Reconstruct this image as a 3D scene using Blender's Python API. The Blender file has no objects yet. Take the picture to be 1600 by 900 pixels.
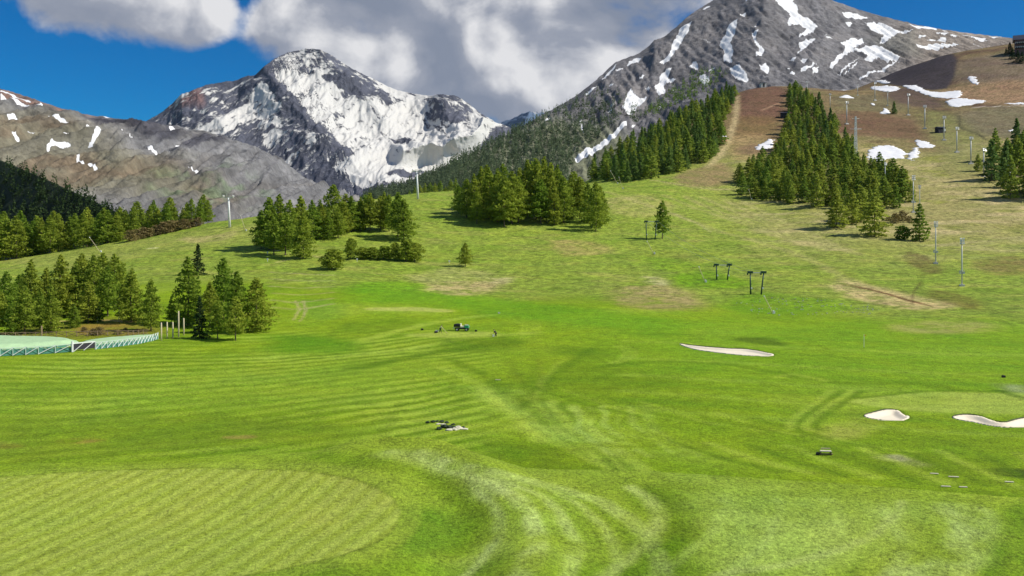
import bpy, math, random
import numpy as np
from mathutils import Vector

# ------------------------------------------------------------------ camera, sky, sun, exposure
SC = bpy.context.scene
COL = SC.collection
F, CX, HY, CAMZ = 1386.0, 800.0, 365.0, 22.0      # focal length in photo pixels, centre column, horizon row, eye height (m)
cam_d = bpy.data.cameras.new('camera')
cam = bpy.data.objects.new('camera', cam_d); COL.objects.link(cam)
cam.location = (0, 0, CAMZ); cam.rotation_euler = (math.radians(90), 0, 0)
cam_d.sensor_width = 36.0; cam_d.lens = 36.0 * F / 1600.0
cam_d.shift_y = -(450.0 - HY) / 1600.0
cam_d.clip_start = 1.0; cam_d.clip_end = 40000.0
SC.camera = cam

SUN_EL, SUN_AZ = math.radians(43), math.radians(-7)     # azimuth measured from +X towards +Y
sdir = Vector((math.cos(SUN_EL) * math.cos(SUN_AZ), math.cos(SUN_EL) * math.sin(SUN_AZ), math.sin(SUN_EL)))
sun_d = bpy.data.lights.new('sun', 'SUN'); sun_d.energy = 4.8; sun_d.angle = math.radians(0.53); sun_d.color = (1.0, 0.955, 0.88)
sun = bpy.data.objects.new('sun', sun_d); COL.objects.link(sun)
sun.rotation_euler = sdir.to_track_quat('Z', 'Y').to_euler(); sun.location = (200, 0, 400)

W = bpy.data.worlds.new('World'); SC.world = W; W.use_nodes = True

def build_world():
    nt = W.node_tree; nt.nodes.clear(); N = nt.nodes.new; L = nt.links.new
    out = N('ShaderNodeOutputWorld'); bg = N('ShaderNodeBackground'); L(bg.outputs[0], out.inputs[0])
    sky = N('ShaderNodeTexSky'); sky.sky_type = 'NISHITA'; sky.sun_disc = False
    sky.sun_elevation = SUN_EL; sky.sun_rotation = math.pi / 2 - SUN_AZ
    sky.altitude = 2000; sky.air_density = 1.0; sky.dust_density = 0.15; sky.ozone_density = 3.0
    hs = N('ShaderNodeHueSaturation'); hs.inputs['Hue'].default_value = 0.506; hs.inputs['Saturation'].default_value = 2.3; hs.inputs['Value'].default_value = 0.95
    L(sky.outputs[0], hs.inputs['Color'])
    tc = N('ShaderNodeTexCoord')
    def vmath(op, a, b=None):
        n = N('ShaderNodeVectorMath'); n.operation = op
        for i, v in enumerate((a, b)):
            if v is None: continue
            if isinstance(v, (tuple, list)): n.inputs[i].default_value = v
            else: L(v, n.inputs[i])
        return n
    def fmath(op, a, b=0.0, c=None, clamp=False):
        n = N('ShaderNodeMath'); n.operation = op; n.use_clamp = clamp
        for i, v in enumerate((a, b, c)):
            if v is None: continue
            if isinstance(v, (int, float)): n.inputs[i].default_value = v
            else: L(v, n.inputs[i])
        return n.outputs[0]
    d = vmath('NORMALIZE', tc.outputs['Generated']).outputs[0]
    def noise(vec, scale, detail, rough, off=(0, 0, 0), dist=0.0):
        v = vmath('ADD', vec, off).outputs[0]
        n = N('ShaderNodeTexNoise'); n.inputs['Scale'].default_value = scale; n.inputs['Detail'].default_value = detail
        n.inputs['Roughness'].default_value = rough; n.inputs['Distortion'].default_value = dist
        L(v, n.inputs['Vector']); return n.outputs[0]
    # cumulus banks: direction of each bank, half widths (radians-ish), weight
    banks = [(190, -14, .095, .05, 1.0), (285, 10, .05, .042, 1.0), (492, 55, .066, .062, 1.05), (640, 20, .13, .07, 1.05), (620, 110, .12, .06, 1.0),
             (860, 45, .15, .09, 1.1), (780, 135, .15, .08, 1.05), (960, 62, .08, .07, .9), (900, -80, .2, .09, .9), (660, -70, .12, .06, .8),
             (435, 120, .04, .045, .55)]
    acc = None
    for (px, py, sx, sz, w) in banks:
        c = Vector(((px - CX) / F, 1.0, (HY - py) / F)).normalized()
        m = vmath('MULTIPLY', vmath('SUBTRACT', d, tuple(c)).outputs[0], (1 / sx, 1 / .35, 1 / sz))
        ln = vmath('LENGTH', m.outputs[0]).outputs['Value']
        v = fmath('MULTIPLY', fmath('SUBTRACT', 1.0, fmath('MULTIPLY', ln, fmath('MULTIPLY', ln, .5)), clamp=True), w)
        acc = v if acc is None else fmath('SMOOTH_MAX', acc, v, .25)
    # scattered cumulus all round the rest of the sky
    gen = noise(d, 2.3, 3, .5, (4.2, 1.7, 9.1))
    sep = N('ShaderNodeSeparateXYZ'); L(d, sep.inputs[0])
    behind = fmath('MULTIPLY', fmath('SUBTRACT', .62, sep.outputs[1]), 3.0, clamp=True)
    genm = fmath('MULTIPLY', fmath('MULTIPLY', fmath('SUBTRACT', gen, .47), 6.0, clamp=True), fmath('MULTIPLY', behind, .8))
    acc = fmath('MAXIMUM', acc, genm)
    sq = vmath('MULTIPLY', d, (1.0, 1.0, 1.25)).outputs[0]
    n1 = noise(sq, 7.5, 8, .54, (0, 0, 0), .25)
    dens = fmath('ADD', acc, fmath('MULTIPLY', fmath('SUBTRACT', n1, .5), 2.1))
    # the same field a little higher: where it thins out upwards the billow is sunlit
    up = vmath('ADD', sq, (.018, 0, .026)).outputs[0]
    n2 = noise(up, 7.5, 8, .54, (0, 0, 0), .25)
    lit = fmath('ADD', fmath('MULTIPLY', fmath('SUBTRACT', n1, n2), 4.6), .45, clamp=True)
    m1 = noise(sq, 7.5, 2, .5, (0, 0, 0), .25); m2 = noise(vmath('ADD', sq, (.03, 0, .06)).outputs[0], 7.5, 2, .5, (0, 0, 0), .25)
    inner = fmath('MULTIPLY', fmath('SUBTRACT', dens, .55), 1.15, clamp=True)
    lit2 = fmath('ADD', fmath('ADD', fmath('MULTIPLY', lit, .72), fmath('MULTIPLY', fmath('SUBTRACT', 1.0, inner), .40)), fmath('MULTIPLY', fmath('SUBTRACT', m1, m2), 1.9), clamp=True)
    edge = N('ShaderNodeMapRange'); edge.interpolation_type = 'SMOOTHSTEP'
    edge.inputs['From Min'].default_value = .36; edge.inputs['From Max'].default_value = .72; L(dens, edge.inputs['Value'])
    ramp = N('ShaderNodeValToRGB'); L(lit2, ramp.inputs[0])
    e = ramp.color_ramp.elements; e[0].position = 0.0; e[0].color = (2.5, 2.9, 3.8, 1); e[1].position = 1.0; e[1].color = (8.4, 8.4, 8.6, 1)
    k = ramp.color_ramp.elements.new(.45); k.color = (3.5, 3.8, 4.6, 1)
    mix = N('ShaderNodeMix'); mix.data_type = 'RGBA'
    L(edge.outputs[0], mix.inputs['Factor']); L(hs.outputs[0], mix.inputs['A']); L(ramp.outputs[0], mix.inputs['B'])
    L(mix.outputs['Result'], bg.inputs['Color']); bg.inputs['Strength'].default_value = 0.088
build_world()
vs = SC.view_settings; vs.view_transform = 'Standard'; vs.look = 'None'; vs.exposure = 0.08; vs.gamma = 1.0; vs.use_curve_mapping = False

# ------------------------------------------------------------------ numeric helpers
rng = np.random.default_rng(7); random.seed(7)
def lin(r, g, b):
    f = lambda c: (c / 255 / 12.92) if c / 255 <= .04045 else ((c / 255 + .055) / 1.055) ** 2.4
    return np.array([f(r), f(g), f(b)])
def sstep(a, b, x):
    t = np.clip((x - a) / (b - a), 0, 1); return t * t * (3 - 2 * t)
def perlin(x, y, seed=0):
    xi = np.floor(x).astype(np.int64); yi = np.floor(y).astype(np.int64); xf = x - xi; yf = y - yi
    def g(ix, iy, fx, fy):
        h = (ix * 374761393 + iy * 668265263 + seed * 1442695041) & 0xffffffff
        h = ((h ^ (h >> 13)) * 1274126177) & 0xffffffff; h = (h ^ (h >> 16)) & 0xffff
        a = h * (2 * np.pi / 65536); return np.cos(a) * fx + np.sin(a) * fy
    u = xf * xf * xf * (xf * (xf * 6 - 15) + 10); v = yf * yf * yf * (yf * (yf * 6 - 15) + 10)
    a = g(xi, yi, xf, yf); b = g(xi + 1, yi, xf - 1, yf); c = g(xi, yi + 1, xf, yf - 1); d_ = g(xi + 1, yi + 1, xf - 1, yf - 1)
    return 1.5 * ((a + (b - a) * u) * (1 - v) + (c + (d_ - c) * u) * v)
def fbm(x, y, oct=4, seed=0, gain=.5):
    s = 0; a = 1.0; t = 0
    for i in range(oct):
        s = s + a * perlin(x * 2 ** i + 17.3 * i, y * 2 ** i - 9.1 * i, seed + i); t += a; a *= gain
    return s / t
def ridged(x, y, oct=5, seed=0, gain=.5):
    s = 0; a = 1.0; t = 0
    for i in range(oct):
        s = s + a * (1 - 2 * np.abs(perlin(x * 2 ** i + 3.3 * i, y * 2 ** i + 5.7 * i, seed + i))); t += a; a *= gain
    return s / t
def seg_dist(x, y, pts, closed=False):
    pts = np.asarray(pts, float); best = np.full(x.shape, 1e18); n = len(pts)
    for i in range(n if closed else n - 1):
        a = pts[i]; b = pts[(i + 1) % n]; d = b - a; L2 = max(d @ d, 1e-9)
        t = np.clip(((x - a[0]) * d[0] + (y - a[1]) * d[1]) / L2, 0, 1)
        best = np.minimum(best, (x - a[0] - t * d[0]) ** 2 + (y - a[1] - t * d[1]) ** 2)
    return np.sqrt(best)
def inside(x, y, pts):
    r = np.zeros(x.shape, bool); n = len(pts)
    for i in range(n):
        x1, y1 = pts[i]; x2, y2 = pts[(i + 1) % n]
        if y1 == y2: continue
        r ^= ((y1 > y) != (y2 > y)) & (x < (x2 - x1) * (y - y1) / (y2 - y1) + x1)
    return r
def sdf(x, y, pts):          # negative inside
    d = seg_dist(x, y, pts, True); return np.where(inside(x, y, pts), -d, d)
def smooth_closed(pts, n=4):
    P = np.asarray(pts, float); out = []
    m = len(P)
    for i in range(m):
        p0, p1, p2, p3 = P[i - 1], P[i], P[(i + 1) % m], P[(i + 2) % m]
        for k in range(n):
            t = k / n
            out.append(.5 * ((2 * p1) + (-p0 + p2) * t + (2 * p0 - 5 * p1 + 4 * p2 - p3) * t * t + (-p0 + 3 * p1 - 3 * p2 + p3) * t ** 3))
    return np.array(out)
def smooth_open(pts, n=5):
    P = np.asarray(pts, float); out = []
    for i in range(len(P) - 1):
        p0 = P[max(i - 1, 0)]; p1 = P[i]; p2 = P[i + 1]; p3 = P[min(i + 2, len(P) - 1)]
        for k in range(n):
            t = k / n
            out.append(.5 * ((2 * p1) + (-p0 + p2) * t + (2 * p0 - 5 * p1 + 4 * p2 - p3) * t * t + (-p0 + 3 * p1 - 3 * p2 + p3) * t ** 3))
    out.append(P[-1]); return np.array(out)

# ------------------------------------------------------------------ object helpers
def mesh_np(name, V, Q, tri=False):
    """mesh from arrays: V (n,3), Q (m,4) or (m,3)"""
    me = bpy.data.meshes.new(name); k = Q.shape[1]
    me.vertices.add(len(V)); me.vertices.foreach_set('co', np.ascontiguousarray(V, np.float32).ravel())
    me.loops.add(Q.size); me.loops.foreach_set('vertex_index', np.ascontiguousarray(Q, np.int32).ravel())
    me.polygons.add(len(Q)); me.polygons.foreach_set('loop_start', np.arange(0, Q.size, k, dtype=np.int32))
    me.polygons.foreach_set('loop_total', np.full(len(Q), k, np.int32))
    me.update(calc_edges=True); return me
def add_col(me, name, C):
    a = me.attributes.new(name, 'FLOAT_COLOR', 'POINT'); c = np.ones((len(C), 4), np.float32); c[:, :C.shape[1]] = C
    a.data.foreach_set('color', c.ravel())
def add_float(me, name, v):
    a = me.attributes.new(name, 'FLOAT', 'POINT'); a.data.foreach_set('value', np.ascontiguousarray(v, np.float32))
def grid_quads(nr, nc):
    i = np.arange(nr * nc).reshape(nr, nc)
    return np.stack([i[:-1, :-1], i[:-1, 1:], i[1:, 1:], i[1:, :-1]], -1).reshape(-1, 4)
def link(name, data, parent=None, loc=None):
    o = bpy.data.objects.new(name, data); COL.objects.link(o)
    if parent: o.parent = parent
    if loc is not None: o.location = loc
    return o
def shade_smooth(me):
    me.polygons.foreach_set('use_smooth', np.ones(len(me.polygons), bool))
def tag(o, label=None, cat=None, group=None, kind=None):
    if label: o['label'] = label
    if cat: o['category'] = cat
    if group: o['group'] = group
    if kind: o['kind'] = kind
    return o
def empty(name, loc, label, cat, group=None, rz=0.0):
    o = link(name, None); o.location = loc; o.rotation_euler = (0, 0, rz); o.empty_display_size = .5
    return tag(o, label, cat, group)
class MB:
    """collects simple solids into one mesh"""
    def __init__(s): s.v = []; s.f = []
    def add(s, V, Fs):
        b = len(s.v); s.v += [tuple(p) for p in V]; s.f += [tuple(i + b for i in f) for f in Fs]
    def box(s, c, size, rz=0.0, taper=1.0):
        hx, hy, hz = [q / 2 for q in size]; V = []
        for z in (-1, 1):
            k = taper if z > 0 else 1.0
            for (a, b_) in ((-1, -1), (1, -1), (1, 1), (-1, 1)):
                x, y = a * hx * k, b_ * hy * k
                V.append((c[0] + x * math.cos(rz) - y * math.sin(rz), c[1] + x * math.sin(rz) + y * math.cos(rz), c[2] + z * hz))
        s.add(V, [(3, 2, 1, 0), (4, 5, 6, 7), (0, 1, 5, 4), (1, 2, 6, 5), (2, 3, 7, 6), (3, 0, 4, 7)])
    def tube(s, pts, rad, n=8, cap=True):
        P = [Vector(p) for p in pts]
        R = rad if isinstance(rad, (list, tuple)) else [rad] * len(P)
        V = []; Fs = []
        for i, p in enumerate(P):
            t = (P[min(i + 1, len(P) - 1)] - P[max(i - 1, 0)]).normalized()
            a = Vector((0, 0, 1)) if abs(t.z) < .9 else Vector((1, 0, 0))
            e1 = t.cross(a).normalized(); e2 = t.cross(e1)
            for k in range(n):
                w = 2 * math.pi * k / n
                V.append(p + (e1 * math.cos(w) + e2 * math.sin(w)) * R[i])
        for i in range(len(P) - 1):
            for k in range(n):
                Fs.append((i * n + k, i * n + (k + 1) % n, (i + 1) * n + (k + 1) % n, (i + 1) * n + k))
        if cap:
            Fs.append(tuple(range(n))); Fs.append(tuple((len(P) - 1) * n + k for k in range(n))[::-1])
        s.add(V, Fs)
    def build(s, name, mat, parent=None, smooth=False, bevel=0.0, loc=None):
        me = bpy.data.meshes.new(name); me.from_pydata(s.v, [], s.f); me.update()
        import bmesh
        bm = bmesh.new(); bm.from_mesh(me); bmesh.ops.recalc_face_normals(bm, faces=bm.faces)
        if bevel: bmesh.ops.bevel(bm, geom=bm.edges[:], offset=bevel, segments=1, affect='EDGES')
        bm.to_mesh(me); bm.free()
        me.materials.append(mat)
        if smooth: shade_smooth(me)
        return link(name, me, parent, loc)

# ------------------------------------------------------------------ materials
def new_mat(name):
    m = bpy.data.materials.new(name); m.use_nodes = True; nt = m.node_tree; nt.nodes.clear()
    return m, nt, nt.nodes.new, nt.links.new
def simple_mat(name, col, rough=.6, metal=0.0, var=.15, scale=4.0, bump=.0):
    """plain coated/painted surface with slight mottling"""
    m, nt, N, L = new_mat(name)
    out = N('ShaderNodeOutputMaterial'); b = N('ShaderNodeBsdfPrincipled'); L(b.outputs[0], out.inputs[0])
    tc = N('ShaderNodeTexCoord'); n = N('ShaderNodeTexNoise'); n.inputs['Scale'].default_value = scale; n.inputs['Detail'].default_value = 5
    L(tc.outputs['Object'], n.inputs['Vector'])
    mr = N('ShaderNodeMapRange'); mr.inputs['To Min'].default_value = 1 - var; mr.inputs['To Max'].default_value = 1 + var; L(n.outputs[0], mr.inputs['Value'])
    vm = N('ShaderNodeVectorMath'); vm.operation = 'SCALE'; vm.inputs[0].default_value = tuple(col)[:3]; L(mr.outputs[0], vm.inputs['Scale'])
    L(vm.outputs[0], b.inputs['Base Color']); b.inputs['Roughness'].default_value = rough; b.inputs['Metallic'].default_value = metal
    if bump:
        bp = N('ShaderNodeBump'); bp.inputs['Strength'].default_value = bump; L(n.outputs[0], bp.inputs['Height']); L(bp.outputs[0], b.inputs['Normal'])
    return m
def ground_mat():
    m, nt, N, L = new_mat('mown_grass_and_meadow')
    out = N('ShaderNodeOutputMaterial'); b = N('ShaderNodeBsdfPrincipled'); L(b.outputs[0], out.inputs[0])
    at = N('ShaderNodeAttribute'); at.attribute_name = 'albedo'; ro = N('ShaderNodeAttribute'); ro.attribute_name = 'rough'
    geo = N('ShaderNodeNewGeometry')
    def noise(s, det, rgh, sc=(1, 1, 1)):
        v = N('ShaderNodeVectorMath'); v.operation = 'MULTIPLY'; v.inputs[1].default_value = sc; L(geo.outputs['Position'], v.inputs[0])
        n = N('ShaderNodeTexNoise'); n.inputs['Scale'].default_value = s; n.inputs['Detail'].default_value = det; n.inputs['Roughness'].default_value = rgh
        L(v.outputs[0], n.inputs['Vector']); return n.outputs[0]
    def math_(op, a, c):
        n = N('ShaderNodeMath'); n.operation = op
        for i, q in enumerate((a, c)):
            if isinstance(q, (int, float)): n.inputs[i].default_value = q
            else: L(q, n.inputs[i])
        return n.outputs[0]
    n1 = noise(3.2, 6, .78); n2 = noise(.5, 6, .7); n3 = noise(.09, 5, .62)
    a = math_('MULTIPLY', math_('SUBTRACT', n1, .5), math_('ADD', 2.6, math_('MULTIPLY', ro.outputs['Fac'], 1.9)))
    c = math_('MULTIPLY', math_('SUBTRACT', n2, .5), math_('ADD', .5, math_('MULTIPLY', ro.outputs['Fac'], 2.6)))
    e = math_('MULTIPLY', math_('SUBTRACT', n3, .5), math_('ADD', .12, math_('MULTIPLY', ro.outputs['Fac'], .8)))
    n4 = noise(11.0, 4, .8); g4 = math_('MULTIPLY', math_('SUBTRACT', n4, .5), 1.8)
    f = math_('ADD', 1.0, math_('ADD', math_('ADD', a, g4), math_('ADD', c, e)))
    f = math_('MAXIMUM', f, .2)
    sc = N('ShaderNodeVectorMath'); sc.operation = 'SCALE'; L(at.outputs['Color'], sc.inputs[0]); L(f, sc.inputs['Scale'])
    hs = N('ShaderNodeHueSaturation'); L(sc.outputs[0], hs.inputs['Color'])
    L(math_('ADD', .5, math_('MULTIPLY', math_('SUBTRACT', n3, .5), -.05)), hs.inputs['Hue'])
    L(hs.outputs[0], b.inputs['Base Color']); b.inputs['Roughness'].default_value = .9; b.inputs['Specular IOR Level'].default_value = .15
    bp = N('ShaderNodeBump'); bp.inputs['Strength'].default_value = .8; bp.inputs['Distance'].default_value = .3
    L(math_('ADD', n1, math_('MULTIPLY', n2, 1.5)), bp.inputs['Height']); L(bp.outputs[0], b.inputs['Normal'])
    return m
def rock_mat(name, scale, bump_d, snowc=(.80, .80, .785), streak=.38):
    m, nt, N, L = new_mat(name)
    out = N('ShaderNodeOutputMaterial'); b = N('ShaderNodeBsdfPrincipled'); L(b.outputs[0], out.inputs[0])
    at = N('ShaderNodeAttribute'); at.attribute_name = 'albedo'; sn = N('ShaderNodeAttribute'); sn.attribute_name = 'snow'
    geo = N('ShaderNodeNewGeometry')
    def noise(s, det=8, r=.65):
        n = N('ShaderNodeTexNoise'); n.inputs['Scale'].default_value = s; n.inputs['Detail'].default_value = det; n.inputs['Roughness'].default_value = r
        L(geo.outputs['Position'], n.inputs['Vector']); return n.outputs[0]
    def math_(op, a, c):
        n = N('ShaderNodeMath'); n.operation = op
        for i, q in enumerate((a, c)):
            if isinstance(q, (int, float)): n.inputs[i].default_value = q
            else: L(q, n.inputs[i])
        return n.outputs[0]
    n1 = noise(scale, 9, .7); n2 = noise(scale * .22, 6, .6)
    f = math_('ADD', 1.0, math_('ADD', math_('MULTIPLY', math_('SUBTRACT', n1, .5), 2.0), math_('MULTIPLY', math_('SUBTRACT', n2, .5), .9)))
    f = math_('MAXIMUM', f, .3)
    sc = N('ShaderNodeVectorMath'); sc.operation = 'SCALE'; L(at.outputs['Color'], sc.inputs[0]); L(f, sc.inputs['Scale'])
    thr = math_('ADD', sn.outputs['Fac'], math_('MULTIPLY', math_('SUBTRACT', n1, .5), streak))
    mr = N('ShaderNodeMapRange'); mr.interpolation_type = 'SMOOTHSTEP'; mr.inputs['From Min'].default_value = .44; mr.inputs['From Max'].default_value = .56; L(thr, mr.inputs['Value'])
    mix = N('ShaderNodeMix'); mix.data_type = 'RGBA'; L(mr.outputs[0], mix.inputs['Factor']); L(sc.outputs[0], mix.inputs['A']); mix.inputs['B'].default_value = (*snowc, 1)
    L(mix.outputs['Result'], b.inputs['Base Color']); b.inputs['Roughness'].default_value = .9; b.inputs['Specular IOR Level'].default_value = .2
    bp = N('ShaderNodeBump'); bp.inputs['Strength'].default_value = .8; bp.inputs['Distance'].default_value = bump_d
    L(math_('MULTIPLY', n1, math_('SUBTRACT', 1.0, math_('MULTIPLY', mr.outputs[0], .75))), bp.inputs['Height']); L(bp.outputs[0], b.inputs['Normal'])
    return m
def leaf_mat(name, col, col2, trans=.3):
    m, nt, N, L = new_mat(name)
    out = N('ShaderNodeOutputMaterial'); at = N('ShaderNodeAttribute'); at.attribute_name = 'tint'; oi = N('ShaderNodeObjectInfo')
    mix = N('ShaderNodeMix'); mix.data_type = 'RGBA'; mix.inputs['A'].default_value = (*col, 1); mix.inputs['B'].default_value = (*col2, 1)
    ad = N('ShaderNodeMath'); ad.operation = 'MULTIPLY_ADD'; L(oi.outputs['Random'], ad.inputs[0]); ad.inputs[1].default_value = .85
    a2 = N('ShaderNodeMath'); a2.operation = 'MULTIPLY'; L(at.outputs['Fac'], a2.inputs[0]); a2.inputs[1].default_value = .45; L(a2.outputs[0], ad.inputs[2])
    L(ad.outputs[0], mix.inputs['Factor'])
    v = N('ShaderNodeMath'); v.operation = 'MULTIPLY_ADD'; L(at.outputs['Fac'], v.inputs[0]); v.inputs[1].default_value = .7; v.inputs[2].default_value = .65
    sc = N('ShaderNodeVectorMath'); sc.operation = 'SCALE'; L(mix.outputs['Result'], sc.inputs[0]); L(v.outputs[0], sc.inputs['Scale'])
    df = N('ShaderNodeBsdfDiffuse'); tr = N('ShaderNodeBsdfTranslucent'); ms = N('ShaderNodeMixShader'); ms.inputs[0].default_value = trans
    L(sc.outputs[0], df.inputs[0]); L(sc.outputs[0], tr.inputs[0]); L(df.outputs[0], ms.inputs[1]); L(tr.outputs[0], ms.inputs[2]); L(ms.outputs[0], out.inputs[0])
    return m
def snow_mat():
    m, nt, N, L = new_mat('old_snow')
    out = N('ShaderNodeOutputMaterial'); b = N('ShaderNodeBsdfPrincipled'); L(b.outputs[0], out.inputs[0])
    geo = N('ShaderNodeNewGeometry'); n = N('ShaderNodeTexNoise'); n.inputs['Scale'].default_value = .25; n.inputs['Detail'].default_value = 6; L(geo.outputs['Position'], n.inputs['Vector'])
    r = N('ShaderNodeValToRGB'); r.color_ramp.elements[0].color = (.72, .71, .69, 1); r.color_ramp.elements[1].color = (.88, .88, .88, 1); L(n.outputs[0], r.inputs[0]); L(r.outputs[0], b.inputs['Base Color'])
    b.inputs['Roughness'].default_value = .8
    bp = N('ShaderNodeBump'); bp.inputs['Distance'].default_value = .6; bp.inputs['Strength'].default_value = .5; L(n.outputs[0], bp.inputs['Height']); L(bp.outputs[0], b.inputs['Normal'])
    return m
M = {}
M['ground'] = ground_mat(); M['snow'] = snow_mat()
M['rock_far'] = rock_mat('alpine_rock_and_snow', .022, 30.0, (.60, .585, .54), .62); M['rock_mid'] = rock_mat('scree_rock_and_turf', .045, 10.0); M['rock_near'] = rock_mat('purple_grey_scree', .06, 8.0)
M['larch'] = leaf_mat('larch_needles', (.17, .295, .034), (.34, .39, .05), .5)
M['larch_hill'] = leaf_mat('larch_needles_upper_slope', (.15, .27, .045), (.34, .39, .06), .5)
M['spruce'] = leaf_mat('spruce_needles', (.13, .225, .06), (.19, .275, .065), .45)
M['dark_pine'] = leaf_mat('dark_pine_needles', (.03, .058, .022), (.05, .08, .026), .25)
M['grey_green'] = leaf_mat('far_conifer_needles', (.10, .15, .085), (.16, .205, .105), .42)
M['brown_twig'] = leaf_mat('bare_brown_twigs', (.20, .15, .07), (.26, .21, .08), .2)
M['bush'] = leaf_mat('bright_bush_leaves', (.09, .19, .015), (.13, .22, .02), .35)
M['bark'] = simple_mat('conifer_bark', (.13, .095, .065), .9, 0, .4, 6, .4)
M['sand'] = simple_mat('bunker_sand', (.84, .74, .55), .95, 0, .06, 1.5, .0)
M['sand_lip'] = simple_mat('bunker_turf_lip', (.06, .085, .02), .95, 0, .4, 5, .4)
M['steel'] = simple_mat('galvanised_steel', (.62, .62, .59), .5, .1, .12, 3)
M['white'] = simple_mat('white_paint', (.80, .80, .77), .5, 0, .05, 3)
M['dark_green'] = simple_mat('dark_green_paint', (.025, .07, .05), .5, .2, .15, 3)
M['black'] = simple_mat('black_rubber', (.02, .02, .022), .7, 0, .2, 5)
M['concrete'] = simple_mat('pale_concrete', (.62, .60, .55), .85, 0, .12, 3)
M['lamp'] = simple_mat('floodlight_glass', (.75, .76, .74), .25, 0, .05, 3)
M['teal'] = simple_mat('teal_panel', (.09, .27, .21), .6, 0, .15, 2)
M['mint'] = simple_mat('mint_tarpaulin', (.43, .62, .33), .7, 0, .22, .9)
M['pale_teal'] = simple_mat('weathered_teal_white_rail', (.55, .66, .56), .6, 0, .12, 3)
M['wood'] = simple_mat('weathered_wood', (.30, .21, .12), .85, 0, .3, 5)
M['pale_wood'] = simple_mat('pale_wood', (.66, .56, .36), .8, 0, .15, 5)
M['machine_green'] = simple_mat('machine_green_paint', (.02, .30, .10), .35, 0, .08, 3)
M['skin'] = simple_mat('skin', (.55, .33, .22), .6)
M['shirt'] = simple_mat('pale_yellow_cloth', (.72, .72, .38), .9)
M['trouser'] = simple_mat('dark_cloth', (.02, .025, .03), .9)
M['grey_cloth'] = simple_mat('grey_cloth', (.35, .37, .36), .9)
M['orange'] = simple_mat('orange_white_paint', (.80, .42, .22), .6)
M['dark_wall'] = simple_mat('dark_stained_timber', (.035, .032, .045), .8, 0, .25, .8)
M['purple_wall'] = simple_mat('brown_purple_render', (.14, .075, .09), .8, 0, .2, .6)
M['roof'] = simple_mat('dark_metal_roof', (.05, .05, .07), .5, .2, .2, .6)
M['glass'] = simple_mat('window_glass', (.03, .04, .06), .1)
M['stone_dark'] = simple_mat('dark_soil_clod', (.035, .055, .025), .95, 0, .5, 4, .5)
M['stone_pale'] = simple_mat('pale_stone', (.66, .62, .46), .9, 0, .2, 4, .4)
M['stone_grey'] = simple_mat('grey_stone', (.34, .33, .29), .9, 0, .3, 2, .4)
M['flower'] = simple_mat('white_petals', (.78, .78, .72), .8)
M['yellow'] = simple_mat('yellow_flag_cloth', (.80, .65, .05), .8)

# ------------------------------------------------------------------ golf course and ski slope terrain
# survey points: photo column, photo row, metres from the camera plane
S = []
for px in (-320, -80, 200, 500, 800, 1100, 1400, 1680, 1920):
    for d, z in ((25, .8), (57, .3), (95, -.6), (130, -.3), (165, .1)): S.append((px, HY - F * (z - CAMZ) / d, d))
cols = {
 -300: [(500, 220), (450, 300), (425, 380), (412, 450), (440, 560), (440, 900), (430, 1300)],
 0: [(517, 198), (480, 232), (440, 300), (420, 360), (407, 430), (432, 540), (440, 800), (430, 1300)],
 150: [(505, 205), (470, 238), (430, 302), (400, 372), (384, 428), (412, 540), (425, 800), (420, 1300)],
 330: [(505, 205), (470, 235), (430, 292), (390, 355), (362, 410), (349, 440), (378, 560), (400, 800), (400, 1300)],
 500: [(500, 208), (470, 235), (430, 290), (395, 342), (362, 395), (333, 452), (326, 470), (355, 600), (380, 850), (390, 1300)],
 650: [(500, 208), (460, 255), (420, 313), (380, 370), (345, 430), (309, 490), (304, 510), (335, 640), (360, 900), (380, 1300)],
 800: [(500, 208), (450, 278), (400, 345), (360, 408), (325, 468), (298, 525), (289, 560), (318, 690), (340, 900), (370, 1300)],
 900: [(490, 218), (440, 287), (400, 345), (360, 408), (325, 470), (297, 535), (289, 575), (291, 620), (312, 740), (340, 950), (370, 1300)],
 975: [(480, 230), (440, 288), (400, 348), (360, 410), (320, 480), (288, 560), (281, 590), (262, 650), (243, 700), (262, 820), (300, 1000), (350, 1300)],
 1060: [(470, 246), (430, 300), (390, 360), (350, 430), (310, 510), (278, 580), (255, 640), (222, 725), (196, 800), (215, 920), (260, 1100), (310, 1300)],
 1150: [(465, 255), (420, 314), (380, 376), (340, 452), (300, 540), (265, 618), (225, 700), (185, 785), (152, 880), (146, 920), (175, 1080), (230, 1300)],
 1225: [(465, 255), (425, 306), (385, 368), (345, 440), (305, 520), (265, 605), (225, 695), (185, 785), (142, 900), (135, 930), (150, 1060), (190, 1300)],
 1320: [(470, 248), (430, 298), (390, 355), (350, 422), (310, 495), (270, 575), (230, 665), (190, 765), (158, 860), (142, 930), (146, 1020), (180, 1300)],
 1400: [(475, 242), (440, 285), (400, 340), (360, 405), (320, 478), (280, 555), (240, 640), (200, 740), (170, 825), (152, 890), (138, 960), (124, 1060), (112, 1160), (140, 1300)],
 1480: [(475, 240), (447, 274), (400, 337), (350, 418), (300, 505), (250, 605), (205, 715), (175, 805), (160, 860), (136, 930), (98, 1030), (86, 1090), (120, 1300)],
 1560: [(480, 232), (440, 282), (400, 336), (350, 414), (300, 498), (250, 596), (205, 705), (170, 805), (145, 870), (110, 950), (82, 1040), (73, 1090), (105, 1300)],
 1640: [(485, 226), (440, 280), (400, 333), (350, 410), (300, 492), (250, 590), (200, 705), (160, 815), (120, 905), (85, 1000), (62, 1090), (95, 1300)],
 1900: [(490, 220), (440, 280), (390, 345), (340, 425), (290, 510), (240, 610), (190, 725), (150, 835), (110, 930), (80, 1010), (60, 1100), (90, 1300)],
}
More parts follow.
